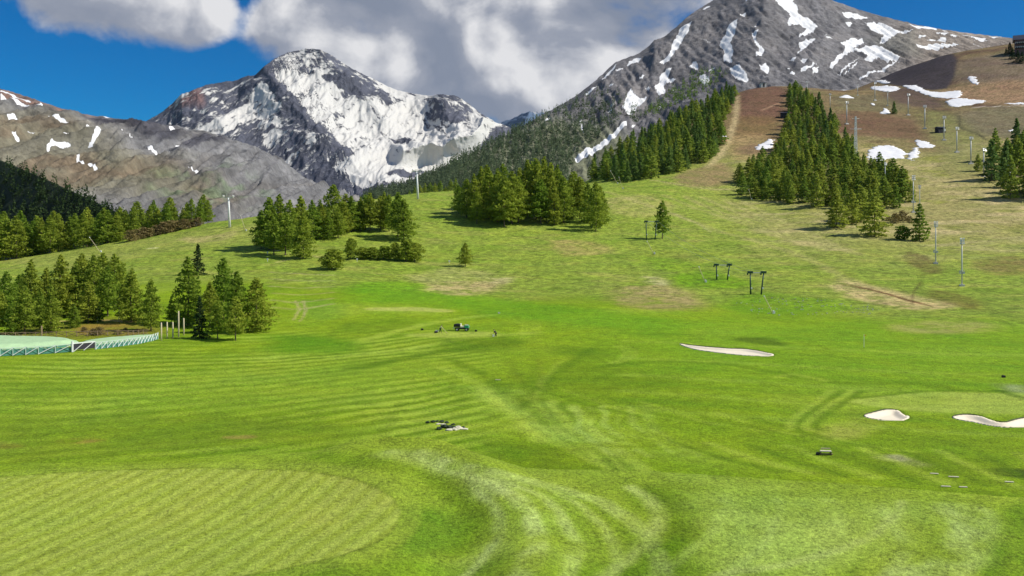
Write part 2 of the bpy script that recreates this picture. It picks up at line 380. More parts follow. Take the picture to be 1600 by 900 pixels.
for px, lst in cols.items():
    for py, d in lst: S.append((px, py, d))
S = np.array(S, float)
SU, SV, SQ = (S[:, 0] - CX) / F * 1.6, np.log(S[:, 2]), (HY - S[:, 1]) / F
def tps_fit(x, y, v, lam=2e-4):
    n = len(x); r2 = (x[:, None] - x) ** 2 + (y[:, None] - y) ** 2
    K = .5 * r2 * np.log(r2 + 1e-12) + lam * np.eye(n); P = np.stack([np.ones(n), x, y], 1)
    A = np.block([[K, P], [P.T, np.zeros((3, 3))]]); return np.linalg.solve(A, np.concatenate([v, np.zeros(3)]))
TPS = tps_fit(SU, SV, SQ)
def tps_eval(x, y):
    sh = x.shape; x = x.ravel(); y = y.ravel(); o = np.empty(len(x))
    for s in range(0, len(x), 40000):
        a = x[s:s + 40000]; b = y[s:s + 40000]; r2 = (a[:, None] - SU) ** 2 + (b[:, None] - SV) ** 2
        o[s:s + 40000] = (.5 * r2 * np.log(r2 + 1e-12)) @ TPS[:-3] + TPS[-3] + TPS[-2] * a + TPS[-1] * b
    return o.reshape(sh)
NR, NC = 780, 640
U0, U1, D0, D1 = -.80, .80, 36.0, 1280.0
rows = np.exp(np.linspace(np.log(D0), np.log(D1), NR)); us = np.linspace(U0, U1, NC)
# coarse survey grid, then bilinear to the fine mesh
cr, cc = 200, 130
cD = np.linspace(np.log(D0), np.log(D1), cr); cU = np.linspace(U0, U1, cc)
CQ = tps_eval(*np.meshgrid(cU * 1.6, cD))
def bil(T, fi, fj):
    i = np.clip(np.floor(fi).astype(int), 0, T.shape[0] - 2); j = np.clip(np.floor(fj).astype(int), 0, T.shape[1] - 2); a = np.clip(fi - i, 0, 1); b = np.clip(fj - j, 0, 1)
    return T[i, j] * (1 - a) * (1 - b) + T[i + 1, j] * a * (1 - b) + T[i, j + 1] * (1 - a) * b + T[i + 1, j + 1] * a * b
# crest of the raised foreground green: column, row, height
CR = [(-320, 748, 1.2), (0, 736, 1.5), (250, 728, 1.7), (430, 716, 2.0), (540, 703, 2.7), (620, 697, 3.3), (690, 708, 3.1), (740, 728, 2.6), (820, 744, 2.1), (1000, 749, 1.9), (1290, 767, 1.7), (1440, 781, 1.6), (1600, 796, 1.5), (1900, 812, 1.4)]
crd = [(CAMZ - z) * F / (py - HY) for px, py, z in CR]; crx = [(px - CX) / F * d for (px, py, z), d in zip(CR, crd)]; crz = [c[2] for c in CR]
def _w(pts, z): return np.array([((px - CX) / F * (CAMZ - z) * F / (py - HY), (CAMZ - z) * F / (py - HY)) for px, py in pts])
BANK = _w([(560, 706), (640, 708), (720, 730), (785, 765), (820, 815), (830, 870), (810, 930)], 2.6); GROOVE = _w([(500, 716), (600, 728), (680, 752), (722, 790), (735, 830), (715, 880), (660, 930)], 1.8)
BUNK = []   # (world polygon, depth) filled below
def height(x, y):
    d = np.maximum(y, 1.0); u = x / d
    q = bil(CQ, (np.log(d) - cD[0]) / (cD[1] - cD[0]), (u - U0) / (cU[1] - cU[0]))
    z = CAMZ + d * q
    s = y - np.interp(x, crx, crd); zc = np.interp(x, crx, crz) + .6
    z = z + np.where(s < 0, zc * (1 - .62 * sstep(0, 17, -s)), zc * (1 - sstep(-.8, 6.2, s)))
    # swale between the green and its right-hand bank
    z = z - .35 * np.exp(-(((x + 6) / 5.5) ** 2 + ((y - 66) / 7) ** 2))
    bl = seg_dist(x, y, BANK); z = z + .75 * np.exp(-(bl / 3.0) ** 2) - .45 * np.exp(-(seg_dist(x, y, GROOVE) / 2.2) ** 2)
    far = sstep(150, 420, y)
    z = z + (.16 + .5 * far) * fbm(x / 17, y / 17, 3, 3) + (.05 + .28 * far) * fbm(x / 4.3, y / 4.3, 3, 9) + .9 * far * fbm(x / 55, y / 55, 2, 21) + .35 * (1 - far) * sstep(75, 110, y) * fbm(x / 38, y / 30, 2, 33)
    return z
def height_full(x, y):
    z = height(x, y)
    for poly, dep in BUNK:
        b0 = poly.min(0) - 3; b1 = poly.max(0) + 3
        m = (x > b0[0]) & (x < b1[0]) & (y > b0[1]) & (y < b1[1])
        if m.any():
            sd = sdf(x[m], y[m], poly); z[m] = z[m] - (dep + .5) * sstep(.15, -.35, sd)
    return z
DD, UU = np.meshgrid(rows, us, indexing='ij'); GX = DD * UU; GY = DD
GZ = height(GX, GY)
def hz(x, y):
    x = np.atleast_1d(np.asarray(x, float)); y = np.atleast_1d(np.asarray(y, float))
    return bil(GZ, (np.log(y) - math.log(D0)) / (math.log(D1 / D0) / (NR - 1)), (x / y - U0) / ((U1 - U0) / (NC - 1)))
def G(px, py, dmin=40.0):
    """ground point seen at a photo pixel"""
    u = (px - CX) / F; ray = CAMZ + rows * (HY - py) / F
    g = bil(GZ, np.arange(NR, dtype=float), np.full(NR, (u - U0) / ((U1 - U0) / (NC - 1))))
    ok = np.where((g >= ray) & (rows > dmin))[0]
    if len(ok) == 0:
        i = int(np.argmin(np.where(rows > 150, ray - g, 1e9))); d = rows[i]
    else:
        i = ok[0]
        if i > 0:
            a = ray[i - 1] - g[i - 1]; b = g[i] - ray[i]; t = a / (a + b) if a + b > 0 else 0; d = rows[i - 1] + t * (rows[i] - rows[i - 1])
        else: d = rows[i]
    x = u * d; return (x, d, float(hz(x, d)[0]))
def GP(pts): return np.array([G(*p)[:2] for p in pts])

bunk_px = [
 ([(1062, 537), (1085, 540), (1130, 544), (1170, 546), (1207, 553), (1200, 556), (1165, 555), (1110, 549), (1080, 544)], .5),
 ([(1350, 649), (1370, 643), (1385, 640), (1402, 641), (1412, 648), (1421, 651), (1410, 656), (1385, 656), (1365, 654)], .55),
 ([(1488, 652), (1505, 648), (1530, 650), (1550, 657), (1570, 660), (1590, 655), (1625, 650), (1640, 662), (1600, 667), (1560, 666), (1520, 659)], .55)]
for pl, dep in bunk_px: BUNK.append((smooth_closed(GP(pl), 4), dep))
GZ = height_full(GX, GY)

# ---- turf colours (albedo, with some relief shade and sunlight in it): painted as world-space regions and mower tracks
X = GX.ravel(); Y = GY.ravel(); n1 = fbm(X / 30, Y / 30, 4, 50); n2 = fbm(X / 9, Y / 9, 4, 60); n3 = fbm(X / 2.6, Y / 2.6, 3, 70)
WX = X + 2.0 * n2 + .6 * n3; WY = Y + 2.0 * fbm(X / 9 + 40, Y / 9, 3, 61) + .6 * fbm(X / 2.5 + 9, Y / 2.5, 2, 62)
fair = lin(128, 160, 32); pale = lin(164, 190, 78); deep = lin(86, 122, 8); green = lin(164, 186, 84); meadow = lin(132, 154, 64)
tan = lin(188, 172, 122); brown = lin(116, 88, 58); dark_brown = lin(92, 68, 48); vivid = lin(104, 150, 24); olive = lin(118, 130, 52); paletan = lin(205, 190, 140)
ALB = np.tile(fair, (X.size, 1)); RGH = np.full(X.size, .25)
def blend(mask, c):
    m = np.clip(mask, 0, 1)[:, None]; ALB[:] = ALB * (1 - m) + c * m
def region(pts, c, a=1.0, soft=4.0, warp=1.0, brk=0.0, rough=None):
    P = smooth_closed(GP(pts), 3); pad = soft * 2 + 6 * warp
    i = np.where((X > P[:, 0].min() - pad) & (X < P[:, 0].max() + pad) & (Y > P[:, 1].min() - pad) & (Y < P[:, 1].max() + pad))[0]
    if len(i) == 0: return
    x = X[i] + (WX[i] - X[i]) * warp; y = Y[i] + (WY[i] - Y[i]) * warp
    m = a * sstep(soft, -soft, sdf(x, y, P))
    if brk: m = m * np.clip(1 - brk + brk * (.5 + 1.6 * n2[i] + 1.2 * n3[i]) * 1.3, 0, 1)
    mm = np.clip(m, 0, 1)[:, None]; ALB[i] = ALB[i] * (1 - mm) + c * mm
    if rough is not None: RGH[i] = RGH[i] * (1 - mm[:, 0]) + rough * mm[:, 0]
def stroke(pts, c, w, a=1.0, soft=.5, warp=.3, brk=0.3):
    P = smooth_open(GP(pts), 4); pad = w + soft * 2 + 4
    i = np.where((X > P[:, 0].min() - pad) & (X < P[:, 0].max() + pad) & (Y > P[:, 1].min() - pad) & (Y < P[:, 1].max() + pad))[0]
    if len(i) == 0: return
    x = X[i] + (WX[i] - X[i]) * warp; y = Y[i] + (WY[i] - Y[i]) * warp
    m = a * sstep(w / 2 + soft, max(w / 2 - soft, 0), seg_dist(x, y, P))
    if brk: m = m * np.clip(1 - brk + brk * (.5 + 1.6 * n2[i] + 1.2 * n3[i]) * 1.3, 0, 1)
    mm = np.clip(m, 0, 1)[:, None]; ALB[i] = ALB[i] * (1 - mm) + c * mm
# elevation trend: mown turf -> alpine meadow -> dry slope
blend(.6 * sstep(.0, .55, n1) , lin(146, 174, 66)); blend(.45 * sstep(0.05, -.5, n1), deep)
edge_d = np.interp(X / Y, [(-80 - CX) / F, (330 - CX) / F, (560 - CX) / F, (700 - CX) / F, (900 - CX) / F, (1200 - CX) / F, (1400 - CX) / F, (1600 - CX) / F], [245, 268, 250, 246, 240, 232, 205, 196])
up = sstep(-10, 22, WY - edge_d + 18 * n1)
blend(up, meadow); RGH = np.maximum(RGH, up * .9)
blend(up * .6 * sstep(.05, .5, n2 + .4 * n1), olive); blend(up * .55 * sstep(0, .5, fbm(X / 22 + 5, Y / 14, 4, 80)), lin(150, 152, 82))
blend(up * .45 * sstep(.05, .45, fbm(X / 26 + 9, Y / 10, 3, 83)), lin(108, 142, 44))
# dry right-hand slope
dry = sstep((1090 - CX) / F, (1450 - CX) / F, X / Y + .00030 * (Y - 330)) * sstep(285, 430, WY)
blend(dry * .75, lin(158, 146, 94)); blend(dry * .75 * sstep(-.05, .4, fbm(X / 34 + 3, Y / 13, 4, 90)), tan); blend(dry * .6 * sstep(.05, .45, fbm(X / 20, Y / 16, 4, 97)), olive)
high = sstep(600, 760, WY) * sstep((1000 - CX) / F, (1100 - CX) / F, X / Y)
blend(high * .85, lin(116, 98, 68)); blend(high * .85 * sstep(-.1, .3, fbm(X / 45, Y / 30, 4, 105)), lin(92, 70, 52)); blend(high * .45 * sstep(.05, .4, fbm(X / 50 + 7, Y / 40, 4, 111)), lin(118, 118, 66))
# left mown fairway stripes
w = (Y - (.0072 * np.maximum(X + 69, -10) ** 2 + .08 * (X + 69))) + 1.0 * n2 + .3 * n3 + 3 * n1
msk = sstep(84, 92, Y) * sstep(205, 185, Y) * sstep((830 - CX) / F, (690 - CX) / F, X / Y) * (.55 + .45 * sstep(-.4, .3, n1))
st = np.sin(2 * np.pi * w / 4.9); st2 = np.sin(2 * np.pi * w / 2.1 + 1)
ir = np.clip(.35 + 1.1 * fbm(X / 26 + 3, Y / 18, 3, 222) + .4, .25, 1); msk = msk * ir
blend(msk * .6 * sstep(-.2, .7, st), pale); blend(msk * .6 * sstep(.0, .8, -st), deep); blend(msk * .35 * sstep(.2, .9, st2), lin(148, 180, 70))
region([(-60, 600), (120, 598), (420, 575), (650, 560), (640, 610), (420, 640), (120, 650), (-60, 650)], lin(134, 170, 60), .35, 8)
region([(-60, 655), (300, 650), (560, 668), (520, 690), (300, 700), (-60, 725)], lin(112, 142, 36), .7, 4, 1, .4)
region([(90, 686), (130, 684), (160, 688), (130, 693), (100, 692)], lin(165, 130, 80), .75, .8, .5, .6); region([(350, 682), (395, 680), (400, 684), (360, 686)], lin(160, 140, 80), .6, .5, .5, .6); region([(-30, 690), (25, 692), (30, 700), (-30, 702)], lin(150, 125, 70), .5, .8, .5, .6)
# centre fairway swirl
for k in range(9):
    o = k * 14
    stroke([(760 + o * 1.2, 610 + k * 3), (800 + o * 1.2, 640 + k * 5), (850 + o * 1.35, 680 + k * 6), (930 + o * 1.5, 720 + k * 4), (1060 + o * 1.6, 745 + k * 2)], (pale if k % 2 == 0 else deep), 1.7, .75, .6, .35, .3)
for k in range(6):
    stroke([(900 + k * 22, 635), (906 + k * 22, 660), (926 + k * 24, 690), (960 + k * 26, 712)], lin(170, 196, 100), .8 + .25 * (k % 3), (.62, .3, .5, .22, .42, .3)[k], .5, .7, .55)
region([(720, 600), (830, 610), (900, 660), (960, 690), (880, 690), (790, 650)], lin(160, 192, 92), .5, 3, 1.6, .7)
region([(780, 690), (880, 720), (960, 742), (820, 740), (760, 712)], deep, .75, 4, 1, .3)
stroke([(830, 520), (838, 560), (835, 600), (820, 640)], deep, 1.6, .3, .9, 1.0, .5); stroke([(925, 545), (880, 575), (845, 605), (828, 632)], deep, 2.0, .6, .9, .6, .3)
stroke([(840, 560), (850, 590), (838, 615)], lin(118, 130, 46), 1.0, .3, .5, .8); stroke([(795, 565), (810, 590), (830, 610), (835, 625)], lin(96, 116, 22), 1.6, .4, .8, .8)
for k in range(4): stroke([(770 + 9 * k, 485), (800 + 10 * k, 497), (818 + 9 * k, 512), (815 + 9 * k, 535)], pale, .9, .35, .4, .6, .6)
for k in range(3): stroke([(960 + 8 * k, 540), (975 + 9 * k, 548), (972 + 8 * k, 560), (950 + 8 * k, 568)], pale, .8, .6, .3, .2, .3)
region([(575, 481), (640, 480), (705, 484), (700, 488), (640, 486), (580, 485)], lin(176, 186, 96), .9, 1.2, .3)
region([(640, 522), (700, 519), (770, 519), (775, 526), (700, 528), (645, 526)], lin(166, 184, 84), .85, 1.5, .3)
stroke([(420, 560), (520, 545), (610, 520), (700, 500), (790, 490)], pale, 3.0, .7, 1.2, .5); stroke([(520, 560), (640, 545), (720, 530), (830, 520)], pale, 3.0, .7, 1.2, .5); stroke([(560, 575), (700, 548), (800, 535)], deep, 3.5, .8, 1.5, .5)
region([(690, 530), (790, 526), (815, 540), (760, 550), (690, 548)], deep, .6, 2.5, .8); region([(860, 540), (940, 545), (930, 556), (870, 554)], deep, .6, 3, 1, .4); region([(430, 525), (540, 530), (560, 548), (430, 552)], lin(92, 142, 16), .8, 4, .8)  # first patch: shading of the bank painted as deeper green
region([(540, 445), (650, 440), (760, 462), (900, 480), (1060, 500), (1060, 520), (860, 505), (680, 478), (560, 470)], lin(106, 156, 28), .8, 6, 1.0)
region([(470, 470), (520, 470), (540, 490), (500, 500), (470, 490)], lin(98, 148, 60), .4, 3, .8); stroke([(462, 470), (468, 484), (458, 500)], tan, .7, .6, .3, .2); stroke([(474, 470), (478, 486), (468, 502)], tan, .7, .6, .3, .2)
for k in range(6): stroke([(425, 425 + 11 * k), (470, 428 + 11 * k), (520, 430 + 9 * k)], lin(172, 168, 112), 1.6, .6, .8, .5)
# far right mown turf
region([(1000, 505), (1300, 502), (1640, 512), (1640, 620), (1300, 600), (1060, 590), (980, 560)], lin(116, 160, 36), .6, 10, 1.5, .2)
for k in range(10): stroke([(980, 520 + 13 * k), (1200, 528 + 14 * k), (1420, 536 + 15 * k), (1640, 540 + 16 * k)], (lin(144, 174, 66) if k % 2 else lin(100, 142, 24)), 2.6, .55, 1.2, .6, .35)
region([(1140, 530), (1190, 527), (1230, 538), (1205, 540)], lin(78, 108, 16), .8, 1.5, .3)
region([(1390, 508), (1480, 500), (1560, 508), (1520, 520), (1430, 520)], lin(165, 160, 96), .7, 4, 1, .5)
stroke([(700, 560), (760, 585), (800, 620), (860, 660)], deep, 2.2, .6, 1.0, .5, .3); stroke([(690, 575), (745, 600), (790, 640), (850, 690)], pale, 2.0, .6, .8, .5, .3); stroke([(880, 560), (850, 600), (820, 650)], pale, 1.0, .3, .5, .8, .5)
stroke([(920, 575), (1040, 565), (1160, 572), (1300, 598), (1440, 600), (1640, 640)], deep, 2.5, .55, 1.2, .6)
region([(1325, 625), (1420, 615), (1520, 613), (1650, 618), (1650, 645), (1500, 645), (1400, 640), (1345, 632)], lin(162, 184, 84), .9, 1.0, .3); region([(1380, 622), (1480, 618), (1460, 634), (1390, 632)], lin(140, 168, 60), .5, 2, .6)
stroke([(1345, 622), (1440, 612), (1560, 611), (1650, 614)], deep, 1.2, .6, .5, .3); stroke([(1560, 610), (1600, 622), (1660, 634)], lin(70, 104, 16), 1.6, .7, .6, .3)
for k in range(4): stroke([(1300 + 16 * k, 610), (1270 + 14 * k, 632), (1240 + 12 * k, 658), (1236 + 14 * k, 672)], (pale if k % 2 == 0 else deep), 1.2, .65, .5, .25, .3)
stroke([(1210, 590), (1240, 585), (1290, 595)], pale, 1.4, .5, .8, .4); region([(1280, 680), (1310, 662), (1370, 655), (1360, 675), (1320, 685)], lin(176, 178, 96), .6, 2, .6, .4)
region([(1370, 712), (1410, 710), (1430, 718), (1450, 726), (1420, 728), (1380, 720)], lin(164, 160, 118), .7, 1.0, .5, .7); region([(1540, 736), (1580, 732), (1640, 740), (1640, 748), (1570, 744)], lin(62, 84, 20), .8, .6, .4, .6)
region([(1560, 600), (1640, 606), (1640, 616), (1580, 612)], lin(160, 170, 120), .6, 1.5, .5, .5)
for k in range(12):
    stroke([(1050 + 60 * k, 690 + 2 * k), (1120 + 60 * k, 712 + 4 * k), (1210 + 55 * k, 735 + 4 * k)], (pale if k % 2 else deep), 1.3, .6, .6, .45, .35)
# foreground: right bank and its mower arcs
near = sstep(86, 76, Y)
crest_s = Y - np.interp(X, crx, crd)
blend(sstep(1.0, -.6, crest_s) * sstep(-40, -8, X) * .5, lin(158, 184, 78)); blend(sstep(-.4, .8, crest_s) * sstep(13, 2, crest_s) * sstep(-30, -2, X) * .35, lin(98, 134, 18))
region([(800, 745), (860, 750), (900, 790), (880, 860), (820, 905), (700, 905), (770, 850), (800, 800)], lin(168, 194, 100), .6, 2.0, 1.6, .7)
region([(600, 702), (690, 712), (760, 735), (820, 755), (770, 775), (700, 745), (610, 715)], lin(180, 202, 114), .95, 1.0, .6, .25)  # sunlit side of the bank, painted paler
stroke([(500, 712), (600, 722), (670, 745), (720, 775), (740, 815), (720, 860)], lin(100, 138, 20), 2.0, .6, 1.0, .5, .3); stroke([(560, 702), (640, 712), (700, 732), (740, 760)], lin(120, 152, 40), 1.2, .6, .6, .4, .3)  # first stroke paints the shade along the groove
region([(635, 800), (690, 795), (725, 810), (720, 845), (660, 870), (615, 850)], lin(92, 140, 34), .7, 1.4, .7, .25); region([(420, 890), (560, 880), (700, 880), (900, 885), (1000, 880), (980, 930), (420, 930)], lin(104, 148, 30), .7, 1.5, 1.0, .4)  # first patch paints the shaded hollow beside the green darker
region([(980, 760), (1060, 765), (1090, 810), (1100, 870), (1060, 910), (900, 910), (960, 860), (1010, 810)], lin(88, 124, 14), .95, 2.0, .9, .3)
for k in range(9):
    stroke([(610 + 20 * k, 704 + 4 * k), (715 + 20 * k, 734 + 4 * k), (775 + 22 * k, 790), (775 + 30 * k, 845), (730 + 38 * k, 905)], (lin(186, 206, 122) if k % 2 == 0 else lin(116, 152, 40)), .8 + .3 * (k % 3), (.55, .4, .6, .45, .5)[k % 5], .35, .35, .45)
for k in range(10):
    stroke([(1085 + 42 * k, 776 + 2 * k), (1075 + 46 * k, 815), (1030 + 54 * k, 858), (950 + 62 * k, 906)], (lin(178, 202, 112) if k % 2 else lin(108, 146, 32)), .7 + .25 * (k % 3), (.5, .3, .45, .55)[k % 4], .35, .4, .5)
for k in range(8):
    stroke([(820 + 60 * k, 600 + 9 * k), (900 + 62 * k, 628 + 9 * k), (1000 + 62 * k, 650 + 8 * k)], (pale if k % 2 else deep), .9, (.5, .35, .45)[k % 3], .4, .5, .5)
stroke([(985, 760), (1020, 785), (1025, 815), (990, 860), (940, 900)], lin(176, 196, 108), .8, .8, .6, .5, .4)
region([(1080, 770), (1300, 785), (1440, 790), (1420, 830), (1300, 880), (1150, 900), (1110, 830)], lin(164, 192, 98), .7, 2.5, 1.0, .35)
stroke([(1410, 785), (1390, 815), (1330, 850), (1240, 880), (1120, 900)], lin(172, 194, 104), 0.7, .85, .4, .3, .3)
region([(1478, 785), (1545, 795), (1560, 825), (1548, 870), (1500, 910), (1380, 910), (1450, 860), (1480, 820)], lin(172, 196, 110), .75, .7, .8, .6)
region([(1565, 790), (1640, 795), (1640, 910), (1560, 910), (1570, 850)], lin(104, 144, 26), .7, 1.2, .8, .4); stroke([(1560, 850), (1552, 880), (1540, 905)], lin(90, 135, 24), 1.2, .7, .6, .5, .4)
# tan scars on the banks
for p, c, a in [([(640, 430), (700, 418), (770, 425), (760, 440), (690, 442), (650, 440)], lin(160, 160, 96), .6), ([(665, 445), (720, 440), (790, 436), (780, 450), (740, 462), (680, 458)], lin(184, 164, 112), .75),
                ([(770, 436), (795, 434), (792, 440), (775, 442)], paletan, .6), ([(860, 375), (930, 378), (960, 392), (900, 400), (870, 392)], lin(172, 150, 96), .55), ([(960, 455), (1030, 445), (1090, 462), (1100, 482), (1030, 485), (965, 475)], lin(160, 140, 94), .7),
                ([(1012, 432), (1040, 438), (1042, 446), (1020, 442)], paletan, .8), ([(1300, 442), (1340, 440), (1420, 460), (1500, 475), (1450, 485), (1380, 478), (1320, 460)], lin(196, 172, 120), .8), ([(950, 310), (1010, 305), (1060, 325), (1000, 340), (955, 330)], lin(168, 158, 100), .5)]:
    region(p, c, a, 4, 1.4, .5)
for k in range(3): stroke([(1315 + 14 * k, 444 + 2 * k), (1370 + 12 * k, 455 + 3 * k), (1430 + 12 * k, 472 + 3 * k)], lin(112, 84, 48), 1.3, .85, .6, .3, .2)
stroke([(1425, 475), (1428, 455), (1440, 440)], lin(80, 66, 36), .8, .7, .4, .3); stroke([(1270, 418), (1330, 420), (1400, 428), (1470, 428)], lin(78, 80, 36), 1.3, .7, .8, .6, .3); region([(1440, 455), (1480, 455), (1530, 470), (1530, 485), (1480, 475)], lin(104, 96, 46), .7, 2, .8, .4)
region([(1410, 395), (1450, 400), (1475, 425), (1440, 425)], lin(106, 92, 52), .7, 2, 1.0, .5); region([(1520, 410), (1590, 400), (1640, 420), (1560, 430)], lin(124, 100, 62), .6, 3, 1.2, .5)
stroke([(800, 368), (840, 372)], lin(70, 66, 34), 1.0, .9, .5, .2, .1); stroke([(965, 478), (1020, 482), (1100, 478), (1125, 480)], lin(90, 104, 40), 1.2, .6, .6, .5)
region([(1050, 430), (1110, 425), (1170, 438), (1160, 450), (1070, 448)], vivid, .85, 4, 1.0, .2); region([(1140, 468), (1200, 458), (1300, 470), (1330, 485), (1200, 492), (1140, 485)], vivid, .75, 4, 1.0, .25); region([(1000, 400), (1060, 405), (1120, 425), (1060, 425), (1010, 415)], lin(110, 152, 36), .6, 5, 1.2, .3)
stroke([(1030, 325), (1080, 345), (1110, 362)], lin(180, 172, 118), 1.2, .6, .8, .4); stroke([(950, 300), (1080, 345), (1240, 395), (1330, 440)], lin(176, 164, 108), 3, .35, 3, 1.0)
for k in range(5): stroke([(1040 + 30 * k, 305 + 2 * k), (1150 + 25 * k, 345 + 3 * k), (1260 + 20 * k, 385 + 3 * k)], lin(178, 166, 110), 3, .38, 2.5, 1.2)
region([(0, 402), (150, 385), (320, 358), (420, 350), (420, 372), (260, 395), (100, 420)], lin(152, 158, 84), .5, 8, 1.5, .3); region([(280, 372), (330, 368), (370, 360), (360, 372), (300, 380)], lin(176, 162, 104), .6, 3, 1, .4); stroke([(232, 388), (246, 387)], lin(206, 200, 150), 1.2, .9, .6, .2)
stroke([(430, 410), (480, 400), (500, 402)], tan, 1.2, .5, .8, .5); region([(0, 520), (120, 500), (220, 495), (260, 520), (140, 530), (0, 535)], lin(120, 116, 52), .75, 3, .8, .2); stroke([(90, 502), (150, 500), (205, 503)], lin(210, 180, 120), .9, .9, .4, .3, .2)
region([(120, 508), (200, 506), (230, 520), (140, 526)], lin(150, 124, 62), .7, 1.5, .6, .5)
# ski run and upper slope
region([(1160, 138), (1222, 137), (1222, 168), (1212, 190), (1168, 190), (1152, 180)], lin(108, 80, 62), .95, 6, 1.5, .15); region([(1150, 185), (1215, 185), (1205, 210), (1150, 212)], lin(122, 100, 62), .8, 8, 1.5, .3); region([(1140, 215), (1200, 210), (1195, 240), (1150, 250)], lin(160, 138, 92), .7, 8, 1.5, .3)
region([(1150, 232), (1180, 225), (1200, 235), (1165, 242)], lin(120, 96, 74), .7, 5, 1.2, .3); stroke([(1152, 150), (1150, 180), (1143, 205), (1130, 235), (1105, 262)], lin(190, 172, 126), 5, .7, 2.5, .6, .2); stroke([(1190, 172), (1222, 160)], lin(170, 140, 108), 2.5, .7, 1.2, .4)
region([(1060, 272), (1130, 255), (1150, 280), (1110, 292), (1060, 286)], lin(136, 116, 80), .85, 6, 1.5, .3); stroke([(1020, 282), (1080, 292), (1140, 296)], lin(176, 156, 112), 2, .6, 1.5, .6)
region([(1290, 185), (1360, 175), (1430, 190), (1440, 215), (1380, 215), (1300, 205)], lin(110, 84, 62), .85, 8, 2, .3); region([(1390, 190), (1470, 215), (1480, 240), (1420, 225)], lin(112, 90, 64), .7, 8, 2, .4); region([(1300, 150), (1380, 150), (1420, 170), (1330, 172)], lin(112, 106, 74), .8, 8, 2, .3)
region([(1380, 140), (1440, 140), (1480, 168), (1400, 160)], lin(82, 66, 60), .85, 8, 2, .2); region([(1440, 175), (1500, 180), (1560, 250), (1500, 270), (1450, 210)], lin(122, 128, 70), .7, 10, 2, .3); region([(1500, 175), (1640, 170), (1640, 215), (1540, 212)], lin(112, 108, 82), .7, 10, 2, .3)
region([(1480, 140), (1640, 120), (1640, 160), (1500, 160)], lin(158, 128, 96), .75, 10, 2, .3); region([(1500, 95), (1640, 80), (1640, 120), (1500, 130)], lin(118, 104, 88), .7, 12, 2, .3); region([(1372, 112), (1420, 102), (1490, 84), (1480, 138), (1400, 134)], lin(60, 54, 56), 1.0, 3, .6, .05)  # last patch: shade of the knoll's left-facing bank, painted dark
stroke([(1520, 168), (1640, 164)], lin(215, 205, 190), 3, .6, 1.5, .3); stroke([(1498, 180), (1502, 200), (1530, 210), (1540, 218)], lin(60, 56, 40), 2.5, .8, 1.2, .6)
# the putting green with its collar
PG = smooth_closed(GP([(-200, 775), (-60, 752), (60, 741), (200, 734), (330, 731.5), (440, 734), (530, 744), (590, 763), (622, 788), (622, 815), (598, 842), (540, 866), (450, 888), (330, 912), (200, 960), (-200, 990)]), 5)
sg = sdf(X, Y, PG)
stripe = np.sin(2 * np.pi * ((X * 1.0 - Y * .31) / 1.048 + .10 * n2) / 1.55)
blend(sstep(1.9, 1.2, sg) * .6, lin(150, 176, 70)); blend(sstep(.06, -.06, sg), green); ins = sstep(.05, -.1, sg)
blend(ins * .55 * sstep(-.2, .8, stripe), lin(144, 164, 56)); blend(ins * .4 * sstep(.0, .8, -stripe), lin(178, 194, 92)); blend(ins * .2 * sstep(0, .5, n2), lin(178, 182, 96))
blend(sstep(.22, .08, np.abs(sg + .02)) * .5 * (np.interp(X / Y, [(-100 - CX) / F, (590 - CX) / F, (640 - CX) / F], [1, 1, .25])), lin(84, 104, 26))
RGH = np.where(sg < 0, .0, RGH)
for pl, dep in BUNK:
    s_ = sdf(X, Y, pl); blend(sstep(1.2, .4, s_) * .5, lin(104, 140, 34))
bg_ = ALB[:, 2] / np.maximum(ALB[:, 1], 1e-4); ALB[:] = ALB * np.stack([np.full(X.size, 1.02), np.interp(bg_, [.1, .5], [.96, 1.0]), np.interp(bg_, [.05, .2, .33], [.5, .75, 1.0])], 1)
ALB[:] = ALB * (1 + .45 * n3 * RGH + .26 * n2 * RGH)[:, None]
mt = mesh_np('meadow', np.stack([X, Y, GZ.ravel()], 1), grid_quads(NR, NC)); shade_smooth(mt)
add_col(mt, 'albedo', np.clip(ALB, 0, 1)); add_float(mt, 'rough', RGH); mt.materials.append(M['ground'])
terrain = tag(link('golf_meadow', mt), 'mown golf turf rising into alpine meadow and ski slope', None, None, 'structure')
# valley floor sheet that carries on to the horizon under the mountains
xs = np.linspace(-14000, 14000, 60); ys = np.linspace(-6000, 16000, 50); vx, vy = np.meshgrid(xs, ys)
vme = mesh_np('valley_floor', np.stack([vx.ravel(), vy.ravel(), np.full(vx.size, -45.0)], 1), grid_quads(50, 60))
add_col(vme, 'albedo', np.tile(lin(120, 140, 62), (vx.size, 1))); add_float(vme, 'rough', np.full(vx.size, .9)); vme.materials.append(M['ground'])
tag(link('valley_floor', vme), 'green valley floor beyond the meadow', None, None, 'structure')

